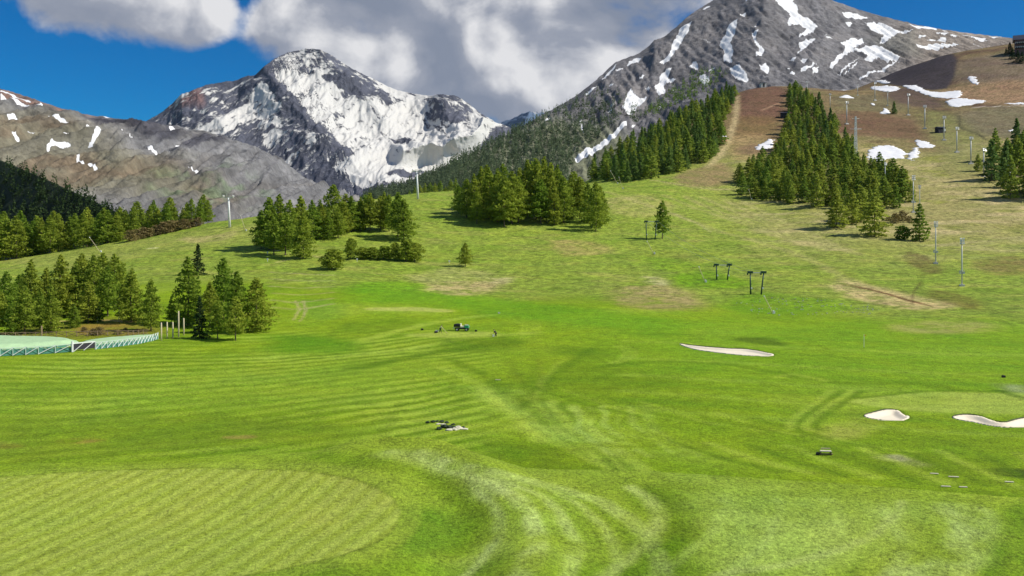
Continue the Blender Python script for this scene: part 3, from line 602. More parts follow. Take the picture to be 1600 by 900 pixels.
# ------------------------------------------------------------------ mountains
def mountain(name, label, ridge, base, nc, nt_, spurs, amps, mat, colour, snow, jit=1.5, power=1.0, seed=0, back=.35):
    r = np.array(ridge, float); b = np.array(base, float)
    pxs = np.linspace(r[0, 0], r[-1, 0], nc); ts = np.concatenate([np.linspace(0, 1, nt_), 1 + np.linspace(.04, 1, 10) * back])
    T, PX = np.meshgrid(ts, pxs, indexing='ij')
    ry = np.interp(pxs, r[:, 0], r[:, 1]); rd = np.interp(pxs, r[:, 0], r[:, 2]); by = np.interp(pxs, b[:, 0], b[:, 1]); bd = np.interp(pxs, b[:, 0], b[:, 2])
    ry = ry + jit * (1.6 * fbm(pxs / 22, pxs * 0 + seed, 4, seed + 1, .65))
    t1 = np.minimum(T, 1); PY = by + (ry - by) * t1
    D = bd + (rd - bd) * t1 ** power
    FX = (PX - CX) / F * D; FZ = (HY - PY) / F * D
    for pts, amp, wid in spurs:
        dd = seg_dist(PX, PY, pts); D = D - amp * np.maximum(0, 1 - dd / wid) ** 1.3
    env = sstep(0, .12, 1 - t1) * .8 + .2; DZ = 0
    for (a, sx, sz, sd, kind) in amps:
        nn = ridged(FX / sx, FZ / sz, 4, sd) if kind == 'r' else fbm(FX / sx, FZ / sz, 4, sd)
        DZ = DZ + a * env * nn
    tb = np.maximum(T - 1, 0); D = D + tb * (rd - bd) * 1.6
    Z = CAMZ + D * (HY - PY) / F + DZ - tb * 1.1 * np.maximum(rd - bd, 600); Z = np.maximum(Z, -44.0)
    XX = (PX - CX) / F * D
    me = mesh_np(name, np.stack([XX.ravel(), D.ravel(), Z.ravel()], 1), grid_quads(*T.shape)); shade_smooth(me)
    fx = FX.ravel(); fz = FZ.ravel()
    add_col(me, 'albedo', np.clip(colour(PX.ravel(), PY.ravel(), fx, fz), 0, 1)); add_float(me, 'snow', snow(PX.ravel(), PY.ravel(), fx, fz))
    me.materials.append(mat)
    o = tag(link(name, me), label, None, None, 'structure'); return o, (pxs, ts, XX, D, Z, PX, PY)
def pmask(px, py, pts, soft):
    pts = np.array(pts, float); i = np.where((px > pts[:, 0].min() - 3 * soft) & (px < pts[:, 0].max() + 3 * soft) & (py > pts[:, 1].min() - 3 * soft) & (py < pts[:, 1].max() + 3 * soft))[0]
    o = np.zeros(px.shape)
    if len(i): o[i] = sstep(soft, -soft, sdf(px[i], py[i], pts))
    return o
def z3(l): return [(850 + a / 3, b / 3) for a, b in l]
def z4(l): return [(1200 + a / 3, b / 3) for a, b in l]
def z1(l): return [(a / 3, b / 3) for a, b in l]

# the snowy horn at the head of the valley
horn_ridge = [(150, 235, 5200), (200, 205, 5300), (228, 192, 5400), (245, 183, 5450), (268, 166, 5500), (284, 150, 5550), (300, 143, 5600), (330, 134, 5700), (370, 127, 5800), (398, 119, 5850), (412, 106, 5900), (428, 95, 5950), (450, 85, 6000), (478, 78, 6050), (500, 80, 6050), (520, 90, 6050), (545, 106, 6050), (572, 121, 6050), (600, 134, 6050), (625, 143, 6050), (650, 149, 6050), (668, 151, 6050), (688, 148, 6000), (710, 151, 5950), (730, 163, 5900), (752, 179, 5850), (775, 193, 5800), (800, 203, 5700), (860, 235, 5500)]
horn_base = [(150, 365, 3800), (500, 360, 3800), (620, 345, 3850), (860, 350, 4100)]
def horn_col(px, py, fx, fz):
    c = np.tile(lin(88, 90, 100), (px.size, 1)); n = fbm(fx / 260, fz / 160, 4, 5)[:, None]
    c = c * (1 + .35 * n); w = pmask(px, py, [(275, 140), (315, 140), (320, 165), (290, 170), (262, 175)], 6)[:, None]; c = c * (1 - .6 * w) + lin(140, 104, 92) * .6 * w
    return c
def horn_snow(px, py, fx, fz):
    s = np.full(px.size, .40)
    def mx(p, v, soft=10): nonlocal s; m = pmask(px, py, p, soft); s = s * (1 - m) + v * m
    mx([(225, 190), (300, 140), (412, 104), (440, 140), (400, 170), (330, 200), (260, 215)], .45)
    mx([(415, 110), (470, 80), (520, 88), (600, 132), (690, 148), (740, 170), (790, 200), (760, 230), (700, 245), (600, 255), (560, 262), (520, 225), (470, 175)], .70)
    mx([(412, 104), (478, 76), (525, 88), (570, 118), (610, 148), (600, 168), (560, 160), (520, 130), (470, 118), (430, 120)], .52, 8)
    mx([(505, 125), (560, 130), (600, 155), (608, 170), (570, 170), (530, 150)], .40, 8); mx([(540, 130), (560, 150), (545, 155), (510, 140)], .33, 6)
    mx([(670, 150), (715, 150), (745, 180), (735, 205), (690, 205), (670, 185)], .50, 8)
    mx([(300, 222), (325, 205), (385, 178), (405, 145), (418, 120), (440, 150), (455, 175), (420, 195), (370, 215), (320, 225)], .72, 6)
    mx([(418, 108), (440, 140), (470, 172), (500, 205), (535, 245), (552, 268), (520, 262), (470, 215), (430, 165), (408, 130)], .36, 6)
    mx([(440, 185), (500, 210), (545, 262), (540, 275), (470, 260), (420, 240), (400, 215)], .45, 8); mx([(400, 200), (450, 195), (500, 220), (480, 238), (430, 235)], .52, 6)
    mx([(410, 225), (445, 235), (470, 262), (450, 268), (420, 250)], .56, 5)
    mx([(520, 272), (600, 240), (660, 245), (720, 235), (760, 225), (740, 260), (690, 290), (620, 305), (560, 298)], .74, 6)
    mx([(610, 225), (650, 232), (640, 240), (615, 240)], .48, 4); mx([(605, 285), (650, 280), (690, 285), (640, 296)], .42, 5)
    ac = fx * .62 + fz * .78; al = fx * .78 - fz * .62; lf = sstep(480, 420, px - .55 * (py - 110)); ac2 = fx * .8 - fz * .6; al2 = fx * .6 + fz * .8; ac = ac * (1 - lf) + ac2 * lf; al = al * (1 - lf) + al2 * lf
    a = .15 * fbm(fx / 190, fz / 150, 4, 31, .6) + .17 * fbm(ac / 58, al / 230, 4, 37, .62) + .03
    return s - .10 + 1.75 * a + .30 * fbm(ac / 26, al / 60, 4, 39, .68)
mountain('snowy_peak', 'jagged snow streaked rock peak at the head of the valley', horn_ridge, horn_base, 560, 230,
         [([(412, 106), (440, 150), (480, 195), (528, 245), (556, 272), (590, 300)], 230, 75), ([(300, 143), (330, 190), (370, 240), (400, 290)], 140, 60), ([(690, 148), (700, 190), (720, 215)], 200, 45), ([(500, 80), (530, 120), (570, 160), (600, 190)], 170, 38), ([(760, 190), (740, 225), (690, 245), (630, 252)], 330, 26)],
         [(60, 520, 420, 11, 'r'), (20, 150, 230, 12, 'r'), (12, 46, 80, 13, 'r')], M['rock_far'], horn_col, horn_snow, 2.0, 1.0, 3)
# peak far behind the gap, its rock coloured blue for distant haze
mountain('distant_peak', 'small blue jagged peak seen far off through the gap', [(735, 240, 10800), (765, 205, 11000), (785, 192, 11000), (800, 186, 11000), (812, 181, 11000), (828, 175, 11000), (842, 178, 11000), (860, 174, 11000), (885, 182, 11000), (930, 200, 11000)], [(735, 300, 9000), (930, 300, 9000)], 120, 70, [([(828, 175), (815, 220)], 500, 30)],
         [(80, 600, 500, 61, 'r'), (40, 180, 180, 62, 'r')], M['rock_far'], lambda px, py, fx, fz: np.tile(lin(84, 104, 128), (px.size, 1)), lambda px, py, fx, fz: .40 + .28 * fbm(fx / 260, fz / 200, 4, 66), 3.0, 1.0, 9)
# left-hand ridge
left_ridge = [(-420, 60, 2600), (-200, 95, 2700), (-60, 127, 2800), (0, 142, 2850), (40, 154, 2870), (90, 171, 2900), (140, 184, 2950), (190, 190, 3000), (232, 194, 3050), (270, 200, 3100), (320, 207, 3150), (360, 219, 3180), (405, 236, 3200), (450, 262, 3200), (485, 285, 3200), (530, 308, 3150), (620, 345, 3100)]
def lr_col(px, py, fx, fz):
    c = np.tile(lin(112, 111, 110), (px.size, 1)); n = fbm(fx / 170, fz / 90, 5, 41); n_ = fbm(fx / 60, fz / 40, 4, 44)
    m = np.clip(pmask(px, py, [(-420, 60), (0, 190), (120, 200), (200, 255), (320, 300), (360, 340), (-420, 345)], 30) * .66 + .35 * n, 0, 1)[:, None]
    c = c * (1 - m) + lin(112, 106, 76) * m
    m2 = np.clip(m[:, 0] * sstep(-.1, .35, n), 0, 1)[:, None]; c = c * (1 - m2 * .6) + lin(108, 84, 70) * m2 * .6
    m5 = np.clip(pmask(px, py, [(-420, 60), (0, 141), (90, 170), (150, 186), (90, 190), (0, 165), (-420, 100)], 8), 0, 1)[:, None]; c = c * (1 - m5 * .7) + lin(126, 92, 74) * m5 * .7
    m3 = pmask(px, py, [(230, 290), (330, 270), (420, 300), (420, 345), (230, 345)], 18)[:, None] * sstep(-.1, .3, n_)[:, None]; c = c * (1 - .6 * m3) + lin(84, 104, 70) * .6 * m3
    m4 = pmask(px, py, [(128, 190), (235, 193), (245, 215), (200, 220), (150, 208)], 6)[:, None]; c = c * (1 - .5 * m4) + lin(84, 76, 76) * .5 * m4
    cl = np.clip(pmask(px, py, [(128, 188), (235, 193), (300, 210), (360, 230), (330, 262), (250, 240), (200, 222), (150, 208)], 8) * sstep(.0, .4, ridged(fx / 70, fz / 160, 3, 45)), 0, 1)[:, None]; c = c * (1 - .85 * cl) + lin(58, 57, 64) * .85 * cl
    return c * (1 + .5 * n_[:, None]) * (1 + .4 * fbm(fx / 18, fz / 14, 3, 47) + .3 * ridged(fx / 40 + fz / 80, fz / 90, 3, 48))[:, None]
ls = [z1(p) for p in [[(0, 430), (60, 460), (150, 490), (140, 500), (60, 475), (0, 445)], [(0, 490), (80, 500), (160, 530), (140, 542), (60, 520), (0, 515)], [(185, 530), (235, 540), (200, 548)], [(335, 565), (370, 562), (350, 575)], [(220, 610), (270, 602), (330, 622), (310, 628)], [(120, 670), (200, 660), (160, 678)],
      [(285, 705), (340, 680), (400, 670), (410, 640), (435, 665), (400, 692), (330, 700)], [(410, 750), (430, 715), (450, 680), (480, 682), (450, 720), (430, 748)], [(215, 760), (240, 745), (340, 735), (320, 750), (240, 755), (225, 780)], [(355, 825), (370, 790), (385, 785), (370, 820), (400, 845), (465, 865), (450, 875), (380, 845)],
      [(680, 740), (740, 760), (800, 800), (770, 795), (700, 760)], [(820, 720), (845, 715), (835, 745)], [(600, 695), (630, 715), (620, 725)], [(870, 820), (900, 838), (960, 838), (930, 850), (890, 840)], [(30, 610), (60, 605), (90, 625), (40, 630)], [(45, 675), (100, 700), (70, 705)], [(480, 555), (530, 562), (500, 566)], [(780, 612), (825, 618), (800, 632)], [(560, 675), (580, 690), (575, 700)], [(150, 560), (220, 558), (215, 565), (160, 568)]]]
def lr_snow(px, py, fx, fz):
    s = np.zeros(px.size)
    wx = px + 3.2 * fbm(fx / 26, fz / 22, 4, 270, .65); wy = py + 2.2 * fbm(fx / 26 + 50, fz / 22, 4, 271, .65)
    for p in ls: s = np.maximum(s, pmask(wx, wy, p, 1.1))
    return s - .08 + .34 * fbm(fx / 16, fz / 14, 4, 77, .65) * (s > .02) + sstep(.52, .75, fbm(fx / 90, fz / 45, 4, 78)) * .5
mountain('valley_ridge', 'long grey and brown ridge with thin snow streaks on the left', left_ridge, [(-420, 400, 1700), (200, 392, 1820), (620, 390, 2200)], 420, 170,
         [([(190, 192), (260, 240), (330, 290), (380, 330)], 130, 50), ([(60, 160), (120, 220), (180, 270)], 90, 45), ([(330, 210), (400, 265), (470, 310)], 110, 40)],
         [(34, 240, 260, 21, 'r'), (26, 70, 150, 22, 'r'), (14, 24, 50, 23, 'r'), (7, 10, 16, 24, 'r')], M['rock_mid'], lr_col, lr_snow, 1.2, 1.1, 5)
# the big scree mountain on the right
right_ridge = [(520, 345, 1180), (600, 315, 1240), (660, 290, 1300), (700, 264, 1380), (730, 246, 1450), (770, 224, 1560), (810, 203, 1660), (850, 180, 1760), (883, 161, 1850), (905, 148, 1900), (927, 131, 1960), (945, 114, 2010), (962, 98, 2050), (997, 85, 2120), (1010, 77, 2150), (1023, 64, 2180), (1037, 60, 2210), (1057, 43, 2260), (1080, 23, 2320), (1113, 2, 2380), (1150, -22, 2430), (1200, -36, 2450), (1250, -24, 2450), (1300, 2, 2430), (1340, 15, 2420), (1380, 27, 2400), (1430, 40, 2380), (1500, 51, 2350), (1560, 58, 2330), (1620, 66, 2300), (1760, 85, 2250), (2000, 110, 2200)]
right_base = [(520, 350, 1060), (700, 345, 1000), (900, 330, 1000), (1000, 300, 1050), (1150, 215, 1180), (1300, 195, 1250), (1500, 180, 1380), (2000, 180, 1400)]
rs = [z3(p) for p in [[(690, 120), (640, 140), (625, 180), (600, 230), (590, 280), (545, 315), (545, 330), (590, 312), (620, 255), (650, 205), (680, 160)], [(912, 118), (862, 148), (845, 190), (820, 235), (845, 265), (840, 320), (880, 327), (888, 255), (872, 232), (895, 180)], [(598, 348), (550, 370), (535, 410), (515, 440), (540, 488), (572, 460), (560, 420), (625, 395), (585, 385)], [(405, 440), (380, 490), (365, 530), (395, 565), (440, 535), (485, 480), (445, 490), (425, 470)],
      [(390, 590), (330, 630), (280, 680), (230, 708), (140, 758), (150, 782), (230, 748), (300, 695), (350, 645), (388, 615)], [(675, 340), (700, 315), (720, 320), (722, 355), (690, 350)], [(725, 385), (750, 375), (778, 400), (770, 425), (730, 410)], [(870, 345), (915, 330), (940, 370), (960, 400), (940, 415), (880, 375)], [(1010, 335), (1040, 320), (1060, 355), (1040, 395), (1020, 360)], [(985, 140), (1000, 145), (985, 155)], [(980, 180), (1005, 165), (995, 210), (1035, 255), (1020, 290), (990, 285), (1010, 250), (985, 225)],
      [(915, 80), (950, 65), (945, 80), (920, 90)], [(740, 45), (785, 30), (760, 50)], [(430, 270), (455, 275), (440, 300), (385, 325), (395, 300)], [(265, 400), (300, 350), (345, 300), (330, 330), (290, 385)], [(190, 460), (260, 420), (240, 445), (200, 470)], [(330, 345), (375, 338), (350, 358)], [(450, 395), (470, 380), (465, 400)], [(320, 505), (330, 515), (315, 550), (300, 550)], [(165, 570), (180, 590), (185, 635), (175, 630)], [(0, 560), (40, 545), (30, 560)], [(0, 605), (20, 580), (30, 590), (10, 610)], [(540, 520), (560, 515), (530, 540)], [(425, 595), (432, 600), (415, 630), (410, 625)], [(765, 365), (800, 350), (790, 370)], [(300, 430), (330, 428), (325, 438)], [(470, 440), (510, 440), (490, 456)], [(940, 5), (960, 15), (945, 30)], [(595, 440), (620, 435), (605, 458)]]] + \
     [z4(p) for p in [[(30, 25), (120, 15), (145, 70), (185, 105), (232, 140), (215, 160), (180, 185), (135, 215), (165, 175), (185, 150), (140, 125), (100, 145), (85, 130), (110, 95), (70, 60)], [(140, 235), (225, 195), (220, 215), (170, 260), (130, 285), (150, 260)], [(350, 75), (405, 82), (480, 100), (430, 115), (358, 105)], [(450, 132), (520, 122), (580, 160), (682, 170), (600, 185), (565, 218), (520, 215), (545, 190), (480, 165)], [(360, 125), (400, 125), (385, 145)],
      [(335, 225), (380, 205), (440, 202), (450, 225), (400, 258), (350, 300), (300, 350), (285, 345), (330, 290), (365, 255)], [(400, 260), (500, 232), (560, 262), (590, 280), (635, 300), (560, 325), (520, 290), (490, 320), (450, 310), (470, 290), (440, 275)], [(330, 385), (390, 335), (460, 280), (440, 295), (370, 340), (320, 388)], [(350, 385), (430, 315), (420, 330), (370, 375)], [(410, 398), (500, 362), (600, 320), (635, 305), (560, 348), (450, 392)], [(655, 120), (795, 135), (792, 145), (700, 140)], [(685, 237), (905, 232), (820, 258), (790, 266), (700, 252)], [(740, 213), (842, 198), (830, 225)], [(905, 170), (1030, 188), (1000, 207), (960, 192)], [(780, 178), (850, 165), (830, 186)], [(1035, 175), (1100, 180), (1060, 184)], [(690, 200), (760, 190), (720, 203)], [(850, 180), (900, 182), (880, 192)], [(150, 305), (185, 300), (175, 320)], [(155, 340), (240, 320), (200, 345), (160, 355)], [(205, 345), (240, 345), (235, 370), (212, 365)], [(95, 370), (130, 365), (120, 380)], [(100, 300), (135, 290), (120, 310)], [(90, 350), (105, 345), (100, 360)], [(810, 145), (845, 152), (830, 156)], [(980, 195), (1035, 200), (1000, 208)]]]
def r_col(px, py, fx, fz):
    c = np.tile(lin(108, 106, 106), (px.size, 1)); n = fbm(fx / 150, fz / 80, 5, 141); n_ = fbm(fx / 45, fz / 34, 4, 144)
    m = np.clip(pmask(px, py, [(520, 290), (700, 264), (850, 195), (960, 205), (1000, 250), (960, 350), (520, 350)], 20) , 0, 1)[:, None]
    c = c * (1 - .75 * m) + lin(112, 116, 84) * .75 * m
    r = np.clip(sstep(1330, 1480, px) + .4 * n, 0, 1)[:, None] * .75; c = c * (1 - r) + lin(138, 126, 112) * r
    g = pmask(px, py, [(1390, 60), (1430, 55), (1440, 95), (1400, 92), (1350, 70)], 10)[:, None]; c = c * (1 - .35 * g) + lin(100, 104, 92) * .35 * g
    return c * (1 + .34 * n_ + .3 * ridged(fx / 26 + fz / 90, fz / 110, 3, 147))[:, None] * (1 + .25 * n + .35 * fbm(fx / 14, fz / 12, 3, 149))[:, None]
def r_snow(px, py, fx, fz):
    s = np.zeros(px.size); wx = px + 4.0 * fbm(fx / 26, fz / 26, 4, 170, .65); wy = py + 3.4 * fbm(fx / 26 + 50, fz / 26, 4, 171, .65)
    for p in rs: s = np.maximum(s, pmask(wx, wy, p, 1.3))
    sp = sstep(.27, .55, fbm(fx / 34 + fz / 60, fz / 80, 5, 178, .68)) * .60 * sstep(200, 150, py)
    return np.maximum(s + .30 * fbm(fx / 16 + fz / 40, fz / 30, 4, 177, .65) * (s > .02), sp)
rm, RM = mountain('scree_mountain', 'broad grey scree mountain with snow filled gullies', right_ridge, right_base, 640, 210,
         [([(1060, 43), (1020, 110), (960, 180), (900, 230)], 60, 60), ([(1200, -30), (1190, 40), (1170, 100)], 55, 60), ([(1300, 0), (1300, 50), (1260, 110)], 60, 50), ([(927, 131), (880, 190), (830, 230)], 55, 45), ([(1430, 40), (1420, 80)], 40, 40)],
         [(10, 220, 300, 121, 'r'), (6, 40, 190, 122, 'r'), (5, 15, 50, 123, 'r'), (3.5, 7, 12, 124, 'r')], M['rock_near'], r_col, r_snow, 1.2, 1.0, 7)
# shaded wooded spur on the far left
spur_r = [(-420, 120, 2100), (-200, 190, 1750), (-60, 228, 1500), (0, 250, 1400), (60, 275, 1300), (110, 297, 1220), (150, 315, 1150), (185, 332, 1090), (230, 352, 1040), (280, 372, 1000)]
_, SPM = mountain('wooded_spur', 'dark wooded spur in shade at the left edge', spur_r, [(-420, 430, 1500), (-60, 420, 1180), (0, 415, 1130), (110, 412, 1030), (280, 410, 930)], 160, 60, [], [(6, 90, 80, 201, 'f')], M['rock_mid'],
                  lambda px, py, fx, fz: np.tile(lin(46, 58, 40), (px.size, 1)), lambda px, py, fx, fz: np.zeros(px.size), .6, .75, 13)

# ------------------------------------------------------------------ trees
def crown_arrays(seed, h, rad, base, nb, leaf, per, shape='larch', droop=.0):
    r = np.random.default_rng(seed); Vs = []; tint = []
    golden = 2.39996
    for i in range(nb):
        wh = {'larch': 7, 'spruce': 3}.get(shape, 1); t = base + (1 - base) * min(.995, ((wh * (i // wh) + (r.random() * 1.8 if wh > 1 else r.random())) / nb) ** .93)
        if shape == 'larch': prof = (max(0, 1 - ((t - base) / (1 - base)) ** 1.45)) * min(1, .62 + 1.9 * (t - base)) + .06
        elif shape == 'round': q = (t - base) / (1 - base); prof = max(.05, math.sqrt(max(0, 1 - (1.75 * q - .7) ** 2 * .85)))
        else: prof = max(0, 1 - (t - base) / (1 - base)) ** .9 + .03
        L = rad * prof * (.62 + .62 * r.random()); az = i * golden + r.normal(0, .35)
        dx, dy = math.cos(az), math.sin(az); rise = (.25 * (t - .35) - droop + r.normal(0, .07)) * L
        k = max(3, int(per * (L / rad + .18))); s = .12 + .9 * r.random(k) ** .75
        side = r.normal(0, .17, k) * L * (1.15 - .5 * s) + r.normal(0, .05 * rad, k); zz = h * t + rise * s - .05 * L * s * s + r.normal(0, .03 * rad + .022 * L, k)
        cx = dx * s * L - dy * side; cy = dy * s * L + dx * side
        C = np.stack([cx, cy, zz], 1); sz = leaf * (.6 + .8 * r.random(k))[:, None]
        a = r.normal(0, 1, (k, 3)); a[:, 2] *= .7; a /= np.linalg.norm(a, axis=1)[:, None]; b = r.normal(0, 1, (k, 3)); b -= a * (a * b).sum(1)[:, None]; b /= np.linalg.norm(b, axis=1)[:, None]
        b *= .62
        Vs.append(np.stack([C - a * sz * .5, C + b * sz * .5, C + a * sz * .6, C - b * sz * .5], 1).reshape(-1, 3))
        tint.append(np.repeat(np.clip(r.normal(.5, .22) + r.normal(0, .14, k), 0, 1), 4))
    V = np.concatenate(Vs); return V, np.arange(len(V)).reshape(-1, 4), np.concatenate(tint)
def crown_mesh(name, mat, *a, **k):
    V, Q, T = crown_arrays(*a, **k); me = mesh_np(name, V, Q); add_float(me, 'tint', T); me.materials.append(mat); return me
def trunk_mesh(name, h, r0, seed, limbs=7, fork=False):
    rr = random.Random(seed); b = MB(); bx, by = rr.uniform(-.02, .02) * h, rr.uniform(-.02, .02) * h
    pts = [(0, 0, -.6), (0, 0, .1), (bx * .5, by * .5, h * .35), (bx, by, h * .7), (bx * .7, by * .7, h * .97)]
    b.tube(pts, [r0 * 1.35, r0, r0 * .75, r0 * .4, r0 * .08], 7)
    for i in range(limbs):
        t = rr.uniform(.14, .7); az = rr.uniform(0, 6.28); L = h * .17 * (1.1 - t); z = h * t
        b.tube([(bx * t, by * t, z), (math.cos(az) * L * .5, math.sin(az) * L * .5, z + .06 * L), (math.cos(az) * L, math.sin(az) * L, z + .1 * L)], [r0 * .28, r0 * .18, r0 * .05], 4)
    me = bpy.data.meshes.new(name); me.from_pydata(b.v, [], b.f); me.update(); me.materials.append(M['bark']); shade_smooth(me); return me
H0 = 15.0
KIND = {'larch': [], 'hill': [], 'spruce': [], 'dark': [], 'round': []}
for s in range(5): KIND['larch'].append((crown_mesh('larch_crown', M['larch'], 100 + s, H0, 4.3 + .35 * s, .07 + .05 * (s % 3), 115, .62, 38, 'larch'), trunk_mesh('trunk', H0, .24, s)))
for s in range(2): KIND['larch'].append((crown_mesh('larch_crown', M['larch'], 140 + s, H0, 4.8, .20, 95, .66, 38, 'larch'), trunk_mesh('trunk', H0, .24, 20 + s)))
for s in range(5): KIND['hill'].append((crown_mesh('hill_larch_crown', M['larch_hill'], 200 + s, H0, 3.9 + .3 * s, .07, 80, 1.0, 20, 'larch'), trunk_mesh('trunk', H0, .2, 40 + s, 3)))
for s in range(4): KIND['spruce'].append((crown_mesh('spruce_crown', M['spruce'], 300 + s, H0, 3.3 + .25 * s, .06, 72, 1.05, 17, 'spruce', droop=.12), trunk_mesh('trunk', H0, .2, 60 + s, 2)))
for s in range(2): KIND['dark'].append((crown_mesh('pine_crown', M['dark_pine'], 400 + s, H0, 4.0, .05, 70, .7, 34, 'spruce', droop=.15), trunk_mesh('trunk', H0, .24, 80 + s)))
for s in range(3): KIND['round'].append((crown_mesh('bush_crown', M['larch'], 500 + s, H0, 6.0, .12, 70, 1.1, 34, 'round'), trunk_mesh('trunk', H0, .4, 90 + s, 4)))
TREES = []
def tree(name, kind, x, y, h, label, group=None, wid=1.0, var=None, parts=True, cat='tree'):
    z = float(hz(x, y)[0]) - .15; i = random.randrange(len(KIND[kind])) if var is None else var
    cm, tm = KIND[kind][i]; k = h / H0; wid = wid * random.uniform(.8, 1.2)
    o = empty(name, (x, y, z), label, cat, group, random.uniform(0, 6.28)); o.scale = (k * wid, k * wid, k)
    link('trunk', tm, o); link('crown', cm, o); TREES.append((x, y)); return o
def tree_px(name, kind, px, base, top, label, group=None, wid=1.0, var=None, cat='tree'):
    x, y, z = G(px, base); h = (base - top) * y / F; return tree(name, kind, x, y, h, label, group, wid, var, cat=cat)
ORD = ['first', 'second', 'third', 'fourth', 'fifth', 'sixth', 'seventh', 'eighth', 'ninth', 'tenth', 'eleventh', 'twelfth', 'thirteenth', 'fourteenth', 'fifteenth', 'sixteenth', 'seventeenth', 'eighteenth', 'nineteenth', 'twentieth'] + ['twenty-' + w for w in ('first', 'second', 'third', 'fourth', 'fifth', 'sixth', 'seventh', 'eighth', 'ninth')]
# grove behind the mint cover, bottom left: (column, base row, top row)
front = [(-6, 523, 448), (18, 524, 470), (38, 522, 446), (62, 516, 452), (80, 519, 446), (116, 512, 474), (138, 505, 440), (205, 503, 420), (236, 517, 436)]
for k, (px, b, t) in enumerate(front):
    tree_px('larch_tree', 'larch', px, b, t, f'{ORD[k]} larch from the left in the front row behind the mint cover' if k else 'larch cut by the left edge, in the front row behind the mint cover', 'larches in the grove behind the mint cover', 1.05)
back = [(10, 500, 424), (48, 492, 405), (72, 488, 418), (95, 496, 398), (118, 492, 412), (128, 478, 396), (146, 490, 398), (160, 478, 395), (180, 480, 396), (168, 494, 415), (30, 482, 428), (192, 474, 412)]
for k, (px, b, t) in enumerate(sorted(back)):
    tree_px('larch_tree', 'larch', px, b, t, f'{ORD[k]} larch from the left in the back row of the grove behind the mint cover', 'larches in the grove behind the mint cover', 1.0)
tree_px('pine_tree', 'dark', 309, 430, 380, 'dark pine showing above the tall trees right of the fence posts', None, 1.05, 0)
tree_px('pine_tree', 'dark', 312, 529, 462, 'dark drooping spruce at the front right of the fence posts', None, .9, 1)
tree_px('larch_tree', 'larch', 294, 508, 402, 'tallest broad green larch just behind the dark drooping spruce', 'larches by the fence posts', .95, 0)
tree_px('larch_tree', 'larch', 349, 500, 403, 'tall green larch with bare lower trunk right of the dark spruce', 'larches by the fence posts', .8, 5)
for (px, b, t, wd, lb) in [(370, 520, 424, .95, 'yellow green larch in the middle of the clump right of the dark spruce'), (400, 518, 434, 1.15, 'rightmost yellow green larch of the clump right of the dark spruce'), (368, 532, 462, 1.2, 'low front larch of the clump right of the dark spruce'), (340, 529, 468, .9, 'small larch touching the dark drooping spruce on its right'), (268, 505, 468, 1.0, 'small larch behind the fence posts'), (328, 512, 440, .8, 'slim larch squeezed behind the dark drooping spruce')]:
    tree_px('larch_tree', 'larch', px, b, t, lb, 'larches by the fence posts', wd)
# row beyond the meadow crest, far left
k = 0
for px in range(-26, 336, 13):
    base = np.interp(px, [-30, 0, 150, 330], [411, 408, 384, 350]); top = np.interp(px, [-30, 60, 150, 230, 290, 330], [338, 342, 335, 322, 318, 312]) + random.uniform(-7, 9)
    x, y, _ = G(px, base + 1.5); y2 = y + random.uniform(5, 16); x2 = x * y2 / y; h = (CAMZ + y2 * (HY - top) / F) - float(hz(x2, y2)[0])
    tree('larch_tree', 'larch', x2, y2, h, f'{ORD[k]} larch from the left in the row along the far left meadow edge', 'larch row along the far left meadow edge', .95)
    if k % 2 == 0:
        y3 = y + random.uniform(28, 50); x3 = (px + 6 - CX) / F * y3; h = (CAMZ + y3 * (HY - top + 8) / F) - float(hz(x3, y3)[0])
        tree('larch_tree', 'larch', x3, y3, min(h, 26), 'green larch behind the front of the row along the far left meadow edge', 'larch row behind the far left meadow edge', .9)
    k += 1
# clump left of centre
mid = [(408, 389, 328), (421, 391, 308), (436, 386, 303), (452, 391, 312), (428, 398, 338), (446, 399, 332), (474, 404, 335), (470, 386, 306), (488, 374, 313), (503, 371, 320), (521, 366, 288), (513, 374, 332), (536, 366, 316), (528, 372, 326), (549, 362, 306), (563, 361, 308), (578, 362, 301), (594, 361, 306), (608, 362, 304), (622, 370, 300), (631, 376, 312), (600, 358, 300), (571, 358, 304), (540, 358, 303), (500, 362, 312)]
special = {6: 'biggest front larch with wide low crown in the clump left of centre', 10: 'tallest larch of the clump left of centre', 20: 'rightmost larch of the clump left of centre', 0: 'leftmost larch of the clump left of centre'}
for k, (px, b, t) in enumerate(mid):
    side = 'left part' if px < 480 else ('middle part' if px < 545 else 'right part')
    tree_px('larch_tree', 'larch', px, b, t, special.get(k, f'{ORD[sorted(mid).index((px, b, t))]} larch from the left in the clump left of centre'), f'larches in the {side} of the clump left of centre', 1.25 if k == 6 else 1.0)
tree_px('round_tree', 'round', 519, 421, 389, 'small spreading tree with its shadow in front of the shrub row', None, 1.35, 0)
for k, (px, b, t, wd) in enumerate([(548, 405, 372, .8), (566, 405, 386, 1.5), (582, 405, 386, 1.4), (600, 405, 384, 1.4), (617, 407, 379, .9), (634, 409, 373, 1.15), (648, 409, 379, 1.1)]):
    tree_px('shrub', 'round', px, b, t, f'{ORD[k]} shrub from the left in the row right of the spreading tree', 'shrub row left of centre', wd, cat='shrub')
